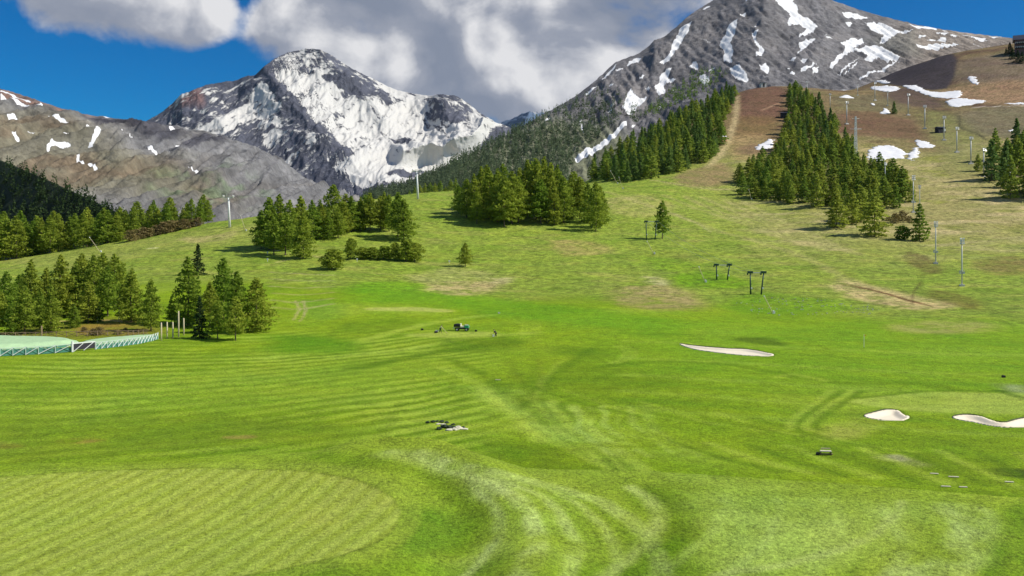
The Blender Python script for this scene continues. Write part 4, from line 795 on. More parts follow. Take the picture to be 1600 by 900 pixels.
# centre clump
mid2 = [(716, 334, 288), (729, 340, 279), (741, 343, 272), (752, 336, 260), (764, 342, 262), (777, 347, 264), (788, 354, 275), (800, 350, 268), (760, 330, 258), (812, 334, 262), (824, 338, 250), (838, 342, 248), (850, 338, 245), (861, 344, 254), (871, 338, 258), (881, 349, 276), (893, 342, 270), (906, 342, 276), (919, 348, 286), (931, 361, 284), (938, 356, 290), (833, 328, 252), (810, 348, 276), (866, 352, 284), (745, 350, 296), (845, 350, 280), (898, 330, 268), (786, 336, 256)]
special = {6: 'larch with a pale bare trunk at the front of the centre clump', 19: 'rightmost larch of the centre clump, standing a little forward', 0: 'leftmost larch of the centre clump', 12: 'tallest larch of the centre clump'}
for k, (px, b, t) in enumerate(mid2):
    side = 'left half' if px < 805 else 'right half'
    tree_px('larch_tree', 'larch', px, b, t, special.get(k, f'{ORD[sorted(mid2).index((px, b, t))]} larch from the left in the centre clump'), f'larches in the {side} of the centre clump', .85)
tree_px('larch_tree', 'larch', 727, 417, 379, 'lone rounded small tree on the open meadow', None, 1.25, 2)
tree_px('larch_tree', 'larch', 1035, 373, 313, 'lone tall larch beside a green lift portal', None, .9, 5)
# trees beyond the crest, left of centre clump
for k, px in enumerate(range(640, 716, 8)):
    y3 = 560 + random.uniform(0, 60); x3 = (px - CX) / F * y3; top = np.interp(px, [640, 680, 716], [296, 286, 288]) + random.uniform(-5, 6); z = float(hz(x3, y3)[0])
    tree('larch_tree', 'hill', x3, y3, max(9, CAMZ + y3 * (HY - top) / F - z), 'green larch behind the crest beside the lift pylon', 'larches behind the crest by the lift pylon')
def scatter(poly, n, spacing, seed):
    P = np.array([G(*p)[:2] for p in poly]); r = np.random.default_rng(seed); out = []; tries = 0
    while len(out) < n and tries < 60000:
        tries += 1; x = r.uniform(P[:, 0].min(), P[:, 0].max()); y = r.uniform(P[:, 1].min(), P[:, 1].max())
        if not inside(np.array([x]), np.array([y]), P)[0]: continue
        if any((x - a) ** 2 + (y - b) ** 2 < spacing ** 2 for a, b in out): continue
        out.append((x, y))
    return out
# wood right of the brown run
for (px, b, t, lb) in [(1307, 356, 299, 'single larch with a wide shadow in front of the wood right of the run'), (1331, 350, 296, 'larch standing just right of the foremost single larch'), (1366, 370, 302, 'foremost larch of the wood, with its shadow on the grass'), (1437, 377, 318, 'conifer beside the bright bush below the wood'), (1345, 346, 290, 'larch between the two foremost larches of the wood')]:
    tree_px('larch_tree', 'hill', px, b, t, lb, None, 1.05)
for (x, y) in scatter([(1140, 288), (1165, 308), (1225, 320), (1290, 334), (1380, 340), (1425, 330), (1425, 298), (1375, 275), (1340, 262), (1300, 245), (1260, 250), (1200, 255)], 138, 4.5, 4):
    sd_ = 'left' if x / y < (1235 - CX) / F else ('middle' if x / y < (1330 - CX) / F else 'right'); zn = 'front' if y < 545 else 'back'
    tree('larch_tree', 'hill', x, y, random.uniform(11, 18.5), f'bright larch at the {zn} of the {sd_} lower wood right of the run', f'larches at the {zn} of the {sd_} part of the lower wood')
for (x, y) in scatter([(1222, 250), (1300, 250), (1340, 258), (1322, 225), (1300, 195), (1275, 165), (1255, 148), (1232, 146), (1232, 190), (1216, 225)], 94, 5.4, 5):
    tree('spruce_tree', 'spruce' if random.random() < .35 else 'hill', x, y, random.uniform(11, 17), f"dark conifer {'low down' if y < 700 else 'halfway up' if y < 800 else 'near the top'} in the upper wood right of the brown run", f"conifers {'low down' if y < 700 else 'halfway up' if y < 800 else 'near the top'} in the upper wood")
tree_px('spruce_tree', 'spruce', 1397, 178, 158, 'tiny lone dark conifer among the masts high on the slope')
for (x, y) in scatter([(905, 287), (960, 287), (1010, 281), (1060, 270), (1112, 252), (1128, 232), (1126, 205), (1138, 175), (1150, 150), (1125, 153), (1050, 196), (975, 244), (930, 268)], 198, 5.3, 6):
    zn = ('nearest the meadow edge' if y < 640 else 'on its middle slope' if y < 740 else 'near its top'); sd_ = 'left' if x / y < (1010 - CX) / F else ('middle' if x / y < (1075 - CX) / F else 'right')
    tree('spruce_tree', 'spruce' if random.random() < .5 else 'hill', x, y, random.uniform(12, 19), f'dark conifer in the {sd_} of the wooded hill, {zn}', f'conifers in the {sd_} of the wooded hill, {zn}')
for (x, y) in scatter([(1540, 272), (1570, 310), (1680, 330), (1680, 240), (1600, 225), (1555, 245)], 28, 5.5, 8):
    tree('larch_tree', 'hill' if random.random() < .5 else 'spruce', x, y, random.uniform(17, 25), 'conifer in the small wood at the right edge', 'conifers at the right edge')
tree_px('larch_tree', 'hill', 1528, 268, 240, 'small conifer left of the right edge wood', None, .9)
# bushes
KIND['bush'] = [(crown_mesh('bush_leaves', M['bush'], 520, H0, 8.0, .05, 60, 1.6, 30, 'round'), trunk_mesh('stem', H0, .5, 95, 4))]
KIND['twig'] = [(crown_mesh('bare_twigs', M['brown_twig'], 530, H0, 8.5, .05, 50, 1.5, 22, 'round'), trunk_mesh('stem', H0, .4, 96, 6))]
def bush(px, b, t, kind, label, group=None, wid=1.0):
    x, y, z = G(px, b); cm, tm = KIND[kind][0]; k = (b - t) * y / F / H0
    o = empty('bush', (x, y, z - .1), label, 'bush', group, random.uniform(0, 6)); o.scale = (k * wid, k * wid, k); link('stem', tm, o); link('crown', cm, o); return o
bush(1410, 374, 353, 'bush', 'bright green bush left of the conifer below the wood')
bush(148, 502, 478, 'bush', 'low green bush behind the two tan fence posts', None, 1.1)
for k, px in enumerate(range(1388, 1432, 11)): bush(px, 345 + k % 2 * 3, 337 - 4 * (k % 3), 'twig', 'brown bare bush in the row below the wood, beside the bright bush', 'brown bushes below the wood', 1.0)
for k in range(11):
    px = 204 + k * 10.5; b = np.interp(px, [200, 320], [378, 351]) ; bush(px, b, b - random.uniform(13, 19), 'twig', 'brown bare bush in the row along the left meadow edge', 'brown bushes along the left meadow edge', 1.1)
for k in range(7): bush(130 + k * 14 + random.uniform(-4, 4), 521 + random.uniform(-6, 3), 513 + random.uniform(-3, 3), 'twig', 'tawny scrub bush on the bank behind the mint cover', 'scrub bushes behind the mint cover', 1.3)
# masses of far trees, each mass one object
def tree_mass(name, label, mat, pts, hmin, hmax, seed, nleaf=26, rad=.2):
    r = np.random.default_rng(seed); Vs = []; Ts = []
    for (x, y, z) in pts:
        h = r.uniform(hmin, hmax); t = r.random(nleaf) ** 1.25 * .96; R = rad * h * (1 - t) * (.55 + .6 * r.random(nleaf)) + .1; az = r.uniform(0, 6.283, nleaf)
        C = np.stack([x + R * np.cos(az), y + R * np.sin(az), z + h * (t + .04)], 1); s = (.10 * h * (1.15 - .75 * t))[:, None] * (.8 + .5 * r.random((nleaf, 1)))
        a = r.normal(0, 1, (nleaf, 3)); a /= np.linalg.norm(a, axis=1)[:, None]; b = r.normal(0, 1, (nleaf, 3)); b -= a * (a * b).sum(1)[:, None]; b /= np.linalg.norm(b, axis=1)[:, None]
        Vs.append(np.stack([C - a * s, C + b * s * .7, C + a * s, C - b * s * .7], 1).reshape(-1, 3)); Ts.append(np.repeat(np.clip(r.normal(.5, .25) + r.normal(0, .12, nleaf), 0, 1), 4))
    V = np.concatenate(Vs); me = mesh_np(name, V, np.arange(len(V)).reshape(-1, 4)); add_float(me, 'tint', np.concatenate(Ts)); me.materials.append(mat)
    return tag(link(name, me), label, None, None, 'stuff')
def on_mountain(data, n, seed, poly, dens=None):
    pxs, ts, XX, D, Z, PX, PY = data; r = np.random.default_rng(seed); out = []; tr = 0
    while len(out) < n and tr < 80000:
        tr += 1; i = r.uniform(0, XX.shape[0] - 12); j = r.uniform(0, XX.shape[1] - 2); I, J = int(i), int(j)
        p, q = PX[I, J], PY[I, J]
        if not inside(np.array([p]), np.array([q]), poly)[0]: continue
        if dens and r.random() > dens(p, q): continue
        a, b = i - I, j - J; f = lambda T: T[I, J] * (1 - a) * (1 - b) + T[I + 1, J] * a * (1 - b) + T[I, J + 1] * (1 - a) * b + T[I + 1, J + 1] * a * b
        out.append((f(XX), f(D), f(Z)))
    return out
tree_mass('flank_forest', 'grey green forest thinning up the flank of the scree mountain', M['grey_green'], on_mountain(RM, 2700, 1, [(560, 335), (700, 268), (770, 228), (850, 186), (930, 150), (985, 165), (1010, 190), (960, 215), (900, 250), (890, 300), (700, 340)], lambda p, q: np.clip((q - 150) / 70, .25, 1) * (0 if seg_dist(np.array([p]), np.array([q]), [(975, 200), (940, 228), (900, 255)])[0] < 7 else 1)), 10, 17, 2)
tree_mass('high_forest', 'scattered conifers on the scree above the wooded hill', M['spruce'], on_mountain(RM, 160, 3, [(1000, 190), (1090, 120), (1140, 125), (1110, 150), (1040, 185)], None), 9, 15, 4)
tree_mass('spur_forest', 'dark shaded forest covering the spur at the left edge', M['dark_pine'], on_mountain(SPM, 1900, 5, [(-420, 120), (-60, 226), (0, 248), (110, 295), (185, 330), (280, 370), (280, 420), (-420, 420)]), 13, 21, 6, 30)  # dark needle colour stands in for part of the spur's shade

# ------------------------------------------------------------------ sand bunkers and snow patches (shaped sheets with real thickness)
def patch_sheet(name, P, step, zfun, mat, parent=None, thick=.25, rag=0.0):
    def sdf(x, y, P, g=globals()['sdf']): return g(x, y, P) + (rag * (fbm(x / 6, y / 6, 4, 301, .7) + .25) if rag else 0)
    lo = P.min(0) - step - rag; hi = P.max(0) + step + rag; xs = np.arange(lo[0], hi[0] + step, step); ys = np.arange(lo[1], hi[1] + step, step)
    gx, gy = np.meshgrid(xs, ys); sd = sdf(gx, gy, P); keep = sd < step * .55
    # pull the outermost vertices onto the outline
    e = 1e-2; nx = (sdf(gx + e, gy, P) - sd) / e; ny = (sdf(gx, gy + e, P) - sd) / e; pull = np.where((sd > -step * .5) & keep, sd, 0)
    gx = gx - nx * pull; gy = gy - ny * pull; gz = zfun(gx, gy, np.minimum(sd, 0))
    q = grid_quads(*gx.shape); kf = keep.ravel()[q].all(1); q = q[kf]; used = np.unique(q); mp = -np.ones(gx.size, int); mp[used] = np.arange(len(used))
    V = np.stack([gx.ravel(), gy.ravel(), gz.ravel()], 1)[used]; q = mp[q]; n = len(V)
    ed = {}
    for f in q:
        for a, b in ((f[0], f[1]), (f[1], f[2]), (f[2], f[3]), (f[3], f[0])): ed[(a, b)] = 1
    rim = [(a, b) for (a, b) in ed if (b, a) not in ed]
    V2 = V.copy(); V2[:, 2] -= thick; sides = np.array([(b, a, a + n, b + n) for a, b in rim], int).reshape(-1, 4)
    me = mesh_np(name, np.concatenate([V, V2]), np.concatenate([q, sides])); me.materials.append(mat); shade_smooth(me)
    return link(name, me, parent)
names = ['long narrow sand bunker in the middle of the right fairway', 'small pale sand bunker left of the two by the right green', 'wavy sand bunker cut by the right edge of the photo']
for (P, dep), lb in zip(BUNK, names):
    c = P.mean(0); o = empty('sand_bunker', (0, 0, 0), lb, 'bunker', 'sand bunkers')
    patch_sheet('sand', P, .22, lambda x, y, s, dep=dep: height(x, y) - (dep - .12) * sstep(0, -1.0, s) + .03, M['sand'], o, .3)
    # overhanging turf lip along the far side
    n = len(P); nrm = []
    for i in range(n):
        t = P[(i + 1) % n] - P[i - 1]; nn = np.array([t[1], -t[0]]); nn /= np.linalg.norm(nn) + 1e-9
        if sdf(np.array([P[i, 0] + nn[0] * .05]), np.array([P[i, 1] + nn[1] * .05]), P)[0] < 0: nn = -nn
        nrm.append(nn)
    mb = MB(); run = []
    idx = list(range(n)); s0 = int(np.argmin([q[1] for q in nrm])); idx = idx[s0:] + idx[:s0]
    for i in idx + [None]:
        if i is not None and nrm[i][1] > .25:
            p = P[i] + nrm[i] * .02; run.append((p[0], p[1], float(height(np.array([p[0]]), np.array([p[1]]))[0]) + .06))
        else:
            if len(run) > 2:
                w = [.02 + .07 * math.sin(math.pi * k / (len(run) - 1)) ** .6 for k in range(len(run))]; mb.tube(run, w, 6)
            run = []
    if mb.v: mb.build('turf_lip', M['sand_lip'], o, True)
SNOW = [z4(p) for p in [[(485, 690), (560, 680), (620, 698), (655, 722), (640, 742), (570, 745), (510, 762), (458, 742)], [(652, 722), (690, 690), (716, 712), (690, 752), (650, 748)], [(690, 655), (772, 675), (772, 692), (710, 692)], [(630, 402), (700, 400), (760, 428), (900, 424), (912, 440), (880, 462), (760, 452), (680, 424)], [(830, 475), (900, 460), (1020, 470), (990, 486), (870, 502)],
        [(480, 407), (560, 400), (622, 416), (560, 430), (500, 422)], [(525, 532), (545, 506), (582, 532)], [(335, 456), (365, 444), (406, 461)], [(295, 402), (372, 394), (345, 416)], [(228, 404), (288, 408), (280, 417)], [(930, 362), (980, 360), (985, 396), (955, 392)], [(1085, 485), (1240, 481), (1240, 491)], [(1120, 612), (1162, 602), (1140, 617)], [(475, 482), (505, 488), (490, 494)], [(500, 378), (570, 382), (560, 392), (510, 388)]]] + [z3([(985, 688), (1030, 660), (1068, 648), (1078, 682), (1050, 702), (1000, 702)])]
SL = ['large snow patch in the middle of the brown slope', 'snow patch touching the large one on its right', 'small snow patch above the large one on the brown slope', 'long snow tongue below the dark shaded bank', 'wide snow patch right of the long snow tongue', 'flat snow patch below the dark shaded bank among the masts', 'small white snow heap like a triangle on the upper slope', 'small snow heap above the upper wood', 'thin snow patch above the upper wood near the mast foot', 'thin snow strip at the top edge of the upper wood', 'broken snow patch high on the right hand knoll', 'thin snow line along the track at the right edge', 'tiny snow sliver above the right edge wood', 'tiny snow fleck left of the triangle heap', 'thin snow strip under the dark shaded bank', 'snow patch at the foot of the brown run, left of the wood']
for p, lb in zip(SNOW, SL):
    P = smooth_closed(GP(p), 5); c = P.mean(0); sp = math.hypot(*(P.max(0) - P.min(0)))
    P = P + np.stack([1.4 * fbm(P[:, 0] / 5, P[:, 1] / 5, 3, 5), 1.8 * fbm(P[:, 0] / 5 + 9, P[:, 1] / 5, 3, 6)], 1)
    o = patch_sheet('snow_patch', P, max(.7, min(1.3, sp / 40)), lambda x, y, s: hz(x.ravel(), y.ravel()).reshape(x.shape) + .10 + .3 * sstep(0, -4, s), M['snow'], None, 1.0, min(4.5, sp / 9))
    tag(o, lb, 'snow patch', 'snow patches on the ski slope')

# ------------------------------------------------------------------ floodlight masts
def mast_proto():
    q = {}; h = 14.6
    b = MB(); b.tube([(0, 0, 0), (0, 0, h * .5), (0, 0, h)], [.24, .19, .13], 10); q['pole'] = b
    b = MB(); b.box((0, 0, .15), (1.5, 1.3, .75), 0, .85); q['footing'] = b
    b = MB(); b.box((0, 0, 3.9), (1.5, 1.0, .12)); b.box((-.55, 0, 4.35), (.35, .7, .8)); b.box((.45, -.1, 4.2), (.6, .6, .5)); b.tube([(-.75, -.5, 4.9), (.75, -.5, 4.9)], .04, 5); q['service_platform'] = b
    b = MB()
    for z in (h - 1.55, h - .75, h - .05): b.box((0, -.12, z), (1.35, .1, .1))
    b.tube([(-.3, 0, h - 1.9), (-.3, 0, h)], .05, 5); b.tube([(.3, 0, h - 1.9), (.3, 0, h)], .05, 5); q['lamp_frame'] = b
    return q, h
mq, MH = mast_proto(); MM = {}
for nme, mt_ in (('pole', 'steel'), ('footing', 'concrete'), ('service_platform', 'steel'), ('lamp_frame', 'steel')):
    o = mq[nme].build(nme, M[mt_], None, nme == 'pole'); MM[nme] = o.data; bpy.data.objects.remove(o)
b = MB(); b.box((0, 0, 0), (.44, .3, .36), 0, 1); b.box((0, -.17, 0), (.50, .05, .42)); o = b.build('floodlight', M['lamp']); MM['floodlight'] = o.data; bpy.data.objects.remove(o)
def mast(px, base, top, label, lamps=6, plat=True, dd=None):
    if dd: d = dd; x = (px - CX) / F * d; z = float(hz(x, d)[0])
    else: x, d, z = G(px, base)
    hgt = CAMZ + d * (HY - top) / F - z; k = hgt / MH
    o = empty('floodlight_mast', (x, d, z), label, 'floodlight', 'floodlight masts on the ski slope', random.uniform(-.5, .3)); o.scale = (max(k, .9) * (1 if plat else 1.5), max(k, .9) * (1 if plat else 1.5), k)
    link('pole', MM['pole'], o); link('footing', MM['footing'], o); link('lamp_frame', MM['lamp_frame'], o)
    if plat: link('service_platform', MM['service_platform'], o)
    for i in range(lamps):
        f = link('floodlight', MM['floodlight'], o, ((-.42 if i % 2 == 0 else .42), -.3, MH - 1.45 + .72 * (i // 2))); f.rotation_euler = (math.radians(-22), 0, random.uniform(-.2, .2))
mast(1503, 447, 373, 'nearest floodlight mast, with six lamps and a mid platform')
mast(1462, 412, 347, 'second nearest floodlight mast, up and left of the nearest one')
mast(1437, 378, 290, 'floodlight mast rising behind the conifer beside the bright bush', dd=455)
mast(1427, 332, 275, 'slim floodlight mast at the right corner of the lower wood', 6)
mast(1383, 300, 253, 'floodlight mast sticking out of the lower wood below the large snow patch', 4)
far_masts = [(1578, 309, 258), (1537, 276, 231), (1517, 256, 213), (1495, 238, 198), (1475, 219, 181), (1445, 201, 164), (1419, 180, 146), (1387, 165, 142), (1367, 157, 128), (1340, 149, 132), (1323, 194, 158), (1297, 170, 146), (1261, 151, 127)]
fl = ['floodlight mast in front of the wood at the right edge', 'floodlight mast just left of the wood at the right edge', 'third floodlight mast up the right hand line from the edge wood', 'fourth floodlight mast up the right hand line, right of the dark hut', 'floodlight mast beside the dark and white hut', 'floodlight mast up and left of the dark and white hut', 'floodlight mast below the long snow tongue', 'floodlight mast beside the tiny lone conifer', 'floodlight mast above the small snow heaps near the slope crest', 'floodlight mast on the slope crest under the scree', 'floodlight mast at the right flank of the upper wood', 'floodlight mast at the upper right corner of the upper wood', 'floodlight mast at the very top of the upper wood']
for (a, b_, c), lb in zip(far_masts, fl): mast(a, b_, c, lb, 4, False)
# lattice mast in the upper wood
x, d, z = G(1337, 252); hgt = CAMZ + d * (HY - 182) / F - z; o = empty('lattice_mast', (x, d, z), 'tall pale lattice mast at the right side of the upper wood', 'mast')
b = MB(); w0 = 1.0
for sx in (-1, 1):
    for sy in (-1, 1): b.tube([(sx * w0, sy * w0, 0), (sx * .35, sy * .35, hgt)], .16, 5)
b.build('legs', M['white'], o); b = MB(); nlev = 9
for i in range(nlev):
    t0, t1 = i / nlev, (i + 1) / nlev; a0 = w0 + (.35 - w0) * t0; a1 = w0 + (.35 - w0) * t1
    for sy in (-1, 1): b.tube([(-a0, sy * a0, hgt * t0), (a1, sy * a1, hgt * t1)], .08, 4); b.tube([(a0, sy * a0, hgt * t0), (-a1, sy * a1, hgt * t1)], .08, 4)
    for sx in (-1, 1): b.tube([(sx * a0, -a0, hgt * t0), (sx * a1, a1, hgt * t1)], .08, 4)
b.build('lattice_brace', M['white'], o); b = MB(); b.tube([(-4, 0, hgt * .72), (4, 0, hgt * .72)], .16, 5); b.tube([(-2.5, 0, hgt * .95), (2.5, 0, hgt * .95)], .14, 5); b.build('crossarm', M['white'], o)

# ------------------------------------------------------------------ lift pylons, drag-lift portals, snow lances
def pylon(px, base, top, label):
    x, d, z = G(px, base); h = (base - top) * d / F; o = empty('lift_pylon', (x, d, z), label, 'pylon', 'lift pylons', .1)
    b = MB(); b.tube([(0, 0, -.4), (-.02 * h, 0, h * .5), (-.045 * h, 0, h)], [.62, .48, .36], 12); b.build('tube', M['white'], o, True)
    b = MB(); b.box((-.045 * h, 0, h + .2), (4.6, .5, .42)); b.build('crossarm', M['steel'], o)
    for sx in (-1, 1):
        b = MB(); b.box((-.045 * h + sx * 2.2, 0, h + .65), (.25, 3.2, .3))
        for yy in (-1.2, -.4, .4, 1.2): b.tube([(-.045 * h + sx * 2.2 - .2, yy, h + .95), (-.045 * h + sx * 2.2 + .2, yy, h + .95)], .28, 10)
        b.build('sheave_train', M['steel'], o)
    b = MB(); b.box((-.045 * h, .2, h + 1.0), (2.0, 1.4, .08)); b.tube([(-.045 * h - .9, .8, h + 1), (-.045 * h - .9, .8, h + 2)], .05, 5); b.build('platform', M['steel'], o)
    b = MB()
    for i in range(int(h / .5)): b.tube([(.5 - .045 * i * .5, -.45, .5 * i + .4), (.5 - .045 * i * .5, -.75, .5 * i + .4)], .03, 4)
    b.tube([(.52, -.75, .2), (.1, -.75, h)], .035, 4); b.build('ladder', M['steel'], o)
pylon(359, 355, 309, 'white lift pylon on the left meadow crest beside the larch row')
pylon(653, 311, 268, 'white lift pylon on the crest left of the centre clump')
def portal(pl, pr, base, top, label):
    (xa, da, za), (xb, db, zb) = G(pl, base), G(pr, base); h = (base - top) * da / F; W_ = xb - xa
    o = empty('drag_lift_portal', (xa, da, za), label, 'ski lift', 'drag lift portals'); zt = h
    for i, (fx, tx) in enumerate(((0, -.15), (W_, W_ + .75))):
        b = MB(); b.tube([(fx, 0, -.4), ((fx + tx) / 2, 0, h * .5), (tx, 0, zt)], [.26, .22, .18], 8); p = b.build('post', M['dark_green'], o, True)
        b = MB(); b.box((fx + (tx - fx) * .3 + .25, -.1, h * .3), (.4, .35, .5)); b.build('switch_box', M['white'], p)
        b = MB(); b.box((tx, 0, zt + .1), (1.5, .45, .3)); 
        for s in (-.6, -.2, .2, .6): b.tube([(tx + s, -.3, zt + .42), (tx + s, .3, zt + .42)], .24, 10)
        b.box((tx - .8, 0, zt - .2), (.35, .4, .55)); b.build('sheave_assembly', M['dark_green'], o)
    b = MB(); b.box((W_ / 2 + .3, 0, zt + .18), (W_ + .9, .3, .26)); b.build('crossbeam', M['concrete'], o)
    return [(xa - .1, da, za + h + .7), (xb + .7, db, za + h + .7)]
c1 = portal(1010, 1024, 375, 347, 'green drag lift portal beside the lone tall larch')
c2 = portal(1120, 1136, 437, 415, 'left of the two close green drag lift portals')
c3 = portal(1173, 1189, 460, 427, 'right of the two close green drag lift portals, the nearest one')
b = MB()
for k in (0, 1):
    for a, e in ((c1[k], c2[k]), (c2[k], c3[k])):
        a = Vector(a); e = Vector(e); b.tube([a.lerp(e, t) - Vector((0, 0, 1.6 * 4 * t * (1 - t) * (a - e).length / 90)) for t in np.linspace(0, 1, 10)], .035, 4)
tag(b.build('lift_cable', M['steel']), 'thin steel cables strung between the green drag lift portals', 'cable')
def lance(p0, p1, label):
    x, d, z = G(*p0); top = Vector(((p1[0] - CX) / F * (d - 1), d - 1, CAMZ + (d - 1) * (HY - p1[1]) / F)) - Vector((x, d, z))
    o = empty('snow_lance', (x, d, z), label, 'snow gun', 'snow lances')
    b = MB(); b.tube([(0, 0, -.3), tuple(top * .5), tuple(top)], [.11, .09, .07], 6); b.build('lance_pipe', M['pale_wood'], o, True)
    b = MB(); b.tube([tuple(top * .97), tuple(top * 1.03)], .16, 8); b.build('nozzle_head', M['white'], o)
    b = MB(); b.tube([(.0, 0, -.3), (0, 0, .9)], .14, 7); b.box((.25, 0, .35), (.45, .4, .7)); b.build('hydrant', M['white'], o)
lance((157, 394), (140, 371), 'slanting pale snow lance in front of the far left larch row')
lance((384, 361), (376, 337), 'slanting snow lance right of the left lift pylon')
lance((1102, 441), (1092, 417), 'slanting snow lance left of the two close lift portals')
lance((1022, 397), (1011, 377), 'slanting snow lance below the portal by the lone larch')
lance((1208, 490), (1194, 463), 'slanting snow lance at the foot of the nearest lift portal')
lance((965, 287), (954, 267), 'long slanting snow lance at the foot of the wooded hill')
lance((973, 295), (967, 277), 'short snow lance right of the long one below the wooded hill')
lance((1174, 312), (1170, 296), 'small snow lance in front of the lower wood')

# ------------------------------------------------------------------ huts and the chalet
def hut(px, base, w, dp, h, wall, roof, label, side=None, rz=0.0, roofh=.9):
    x, d, z = G(px, base); o = empty('hut', (x, d, z), label, 'hut', None, rz)
    b = MB(); b.box((0, 0, h / 2 - .5), (w, dp, h + 1)); b.build('wall', M[wall], o)
    b = MB(); b.add([(-w * .58, -dp * .6, h), (w * .58, -dp * .6, h), (w * .58, dp * .6, h), (-w * .58, dp * .6, h), (-w * .58, 0, h + roofh), (w * .58, 0, h + roofh), (-w * .58, -dp * .6, h + .15), (w * .58, -dp * .6, h + .15), (w * .58, dp * .6, h + .15), (-w * .58, dp * .6, h + .15)],
                    [(0, 1, 2, 3), (6, 7, 5, 4), (8, 9, 4, 5), (0, 1, 7, 6), (2, 3, 9, 8), (1, 2, 8, 5, 7), (3, 0, 6, 4, 9)]); b.build('roof', M[roof], o)
    b = MB(); b.box((0, -dp / 2 - .04, h * .42), (w * .34, .12, h * .84)); b.build('door', M['black'], o)
    if side: b = MB(); b.box((w * .33, -dp / 2 - .08, h * .5), (w * .3, .14, h * .55)); b.build('shutter', M[side], o)
    return o
hut(1131, 221, 3.4, 3, 3.6, 'orange', 'white', 'tiny orange and white shelter on the left edge of the brown run', None, .2)
hut(1226, 184, 6.5, 5, 4.0, 'dark_wall', 'roof', 'small dark hut on the right edge of the brown run', 'concrete', -.1)
hut(1469, 207, 6.0, 5, 3.6, 'dark_wall', 'roof', 'dark hut with a white end beside a mast on the slope', 'white', .15)
hut(1192, 134, 5.5, 5, 4.4, 'concrete', 'roof', 'tiny lift station at the top of the brown run', None, .1)
x, d, z = G(1604, 84); x = (1603 - CX) / F * d; z = float(hz(x, d)[0]); o = empty('chalet', (x, d, z - 1), 'dark brown chalet with a railed balcony at the top right corner', 'building', None, -.45)
b = MB(); b.box((0, 0, 7), (22, 16, 18)); b.build('wall', M['purple_wall'], o)
b = MB(); b.add([(-13, -10, 16), (13, -10, 16), (13, 10, 16), (-13, 10, 16), (-13, 0, 23), (13, 0, 23)], [(0, 1, 2, 3), (0, 1, 5, 4), (2, 3, 4, 5), (1, 2, 5), (3, 0, 4)]); b.build('roof', M['roof'], o)
for zz in (6.5, 11.5):
    b = MB(); b.box((0, -9.2, zz), (23, 2.6, .4)); bal = b.build('balcony', M['dark_wall'], o); b = MB(); b.box((0, -10.3, zz + 1.5), (23, .25, .25)); b.build('handrail', M['white'], bal)
    for i in range(12): b = MB(); b.box((-11 + 2 * i, -10.3, zz + .75), (.3, .2, 1.3)); b.build('baluster', M['white'], bal)
    for i in range(5): b = MB(); b.box((-8 + 4 * i, -8.06, zz + 2), (1.8, .2, 2.4)); b.build('window', M['glass'], o)
for k, (px, b_, t) in enumerate([(1578, 84, 66), (1572, 86, 74), (1582, 92, 74), (1590, 97, 78), (1597, 99, 80)]):
    tree_px('spruce_tree', 'dark', px, b_, t, 'dark shaded conifer just below the chalet at the top right', 'conifers below the chalet', 1.3)

# ------------------------------------------------------------------ mint cover, crossed rail fence and posts, bottom left
P = GP([(-60, 549), (40, 547), (110, 541), (122, 536), (100, 532.5), (40, 531), (-60, 531)]); P = smooth_closed(P, 4)
zc = float(np.mean([G(40, 547)[2], G(60, 533)[2]]))
o = empty('covered_pool', (0, 0, 0), 'mint green tarpaulin cover with teal sides behind the crossed rail fence', 'pool cover')
patch_sheet('tarpaulin', P, .35, lambda x, y, s: hz(x.ravel(), y.ravel()).reshape(x.shape) + .35 + .75 * sstep(0, -2.2, s), M['mint'], o, .35)
b = MB(); n = len(P)
for i in range(n):
    p, q = P[i], P[(i + 1) % n]; z0 = float(hz(*p)[0]); z1_ = float(hz(*q)[0]); b.add([(p[0], p[1], z0 - .3), (q[0], q[1], z1_ - .3), (q[0], q[1], z1_ + .34), (p[0], p[1], z0 + .34)], [(0, 1, 2, 3)])
b.build('side_skirt', M['teal'], o)
P2 = smooth_closed(GP([(128, 545), (180, 541), (232, 533), (244, 526), (215, 525), (150, 531), (128, 537)]), 4)
o2 = patch_sheet('ground_sheet', P2, .35, lambda x, y, s: hz(x.ravel(), y.ravel()).reshape(x.shape) + .25, M['mint'], None, .2); tag(o2, 'flat mint ground sheet behind the right half of the crossed rail fence', 'ground sheet')
path = [G(px, py) for px, py in [(-60, 560), (-20, 558), (20, 556), (60, 554), (112, 550)]]; path2 = [G(px, py) for px, py in [(150, 546), (185, 542), (215, 538), (236, 533.5), (247, 530)]]
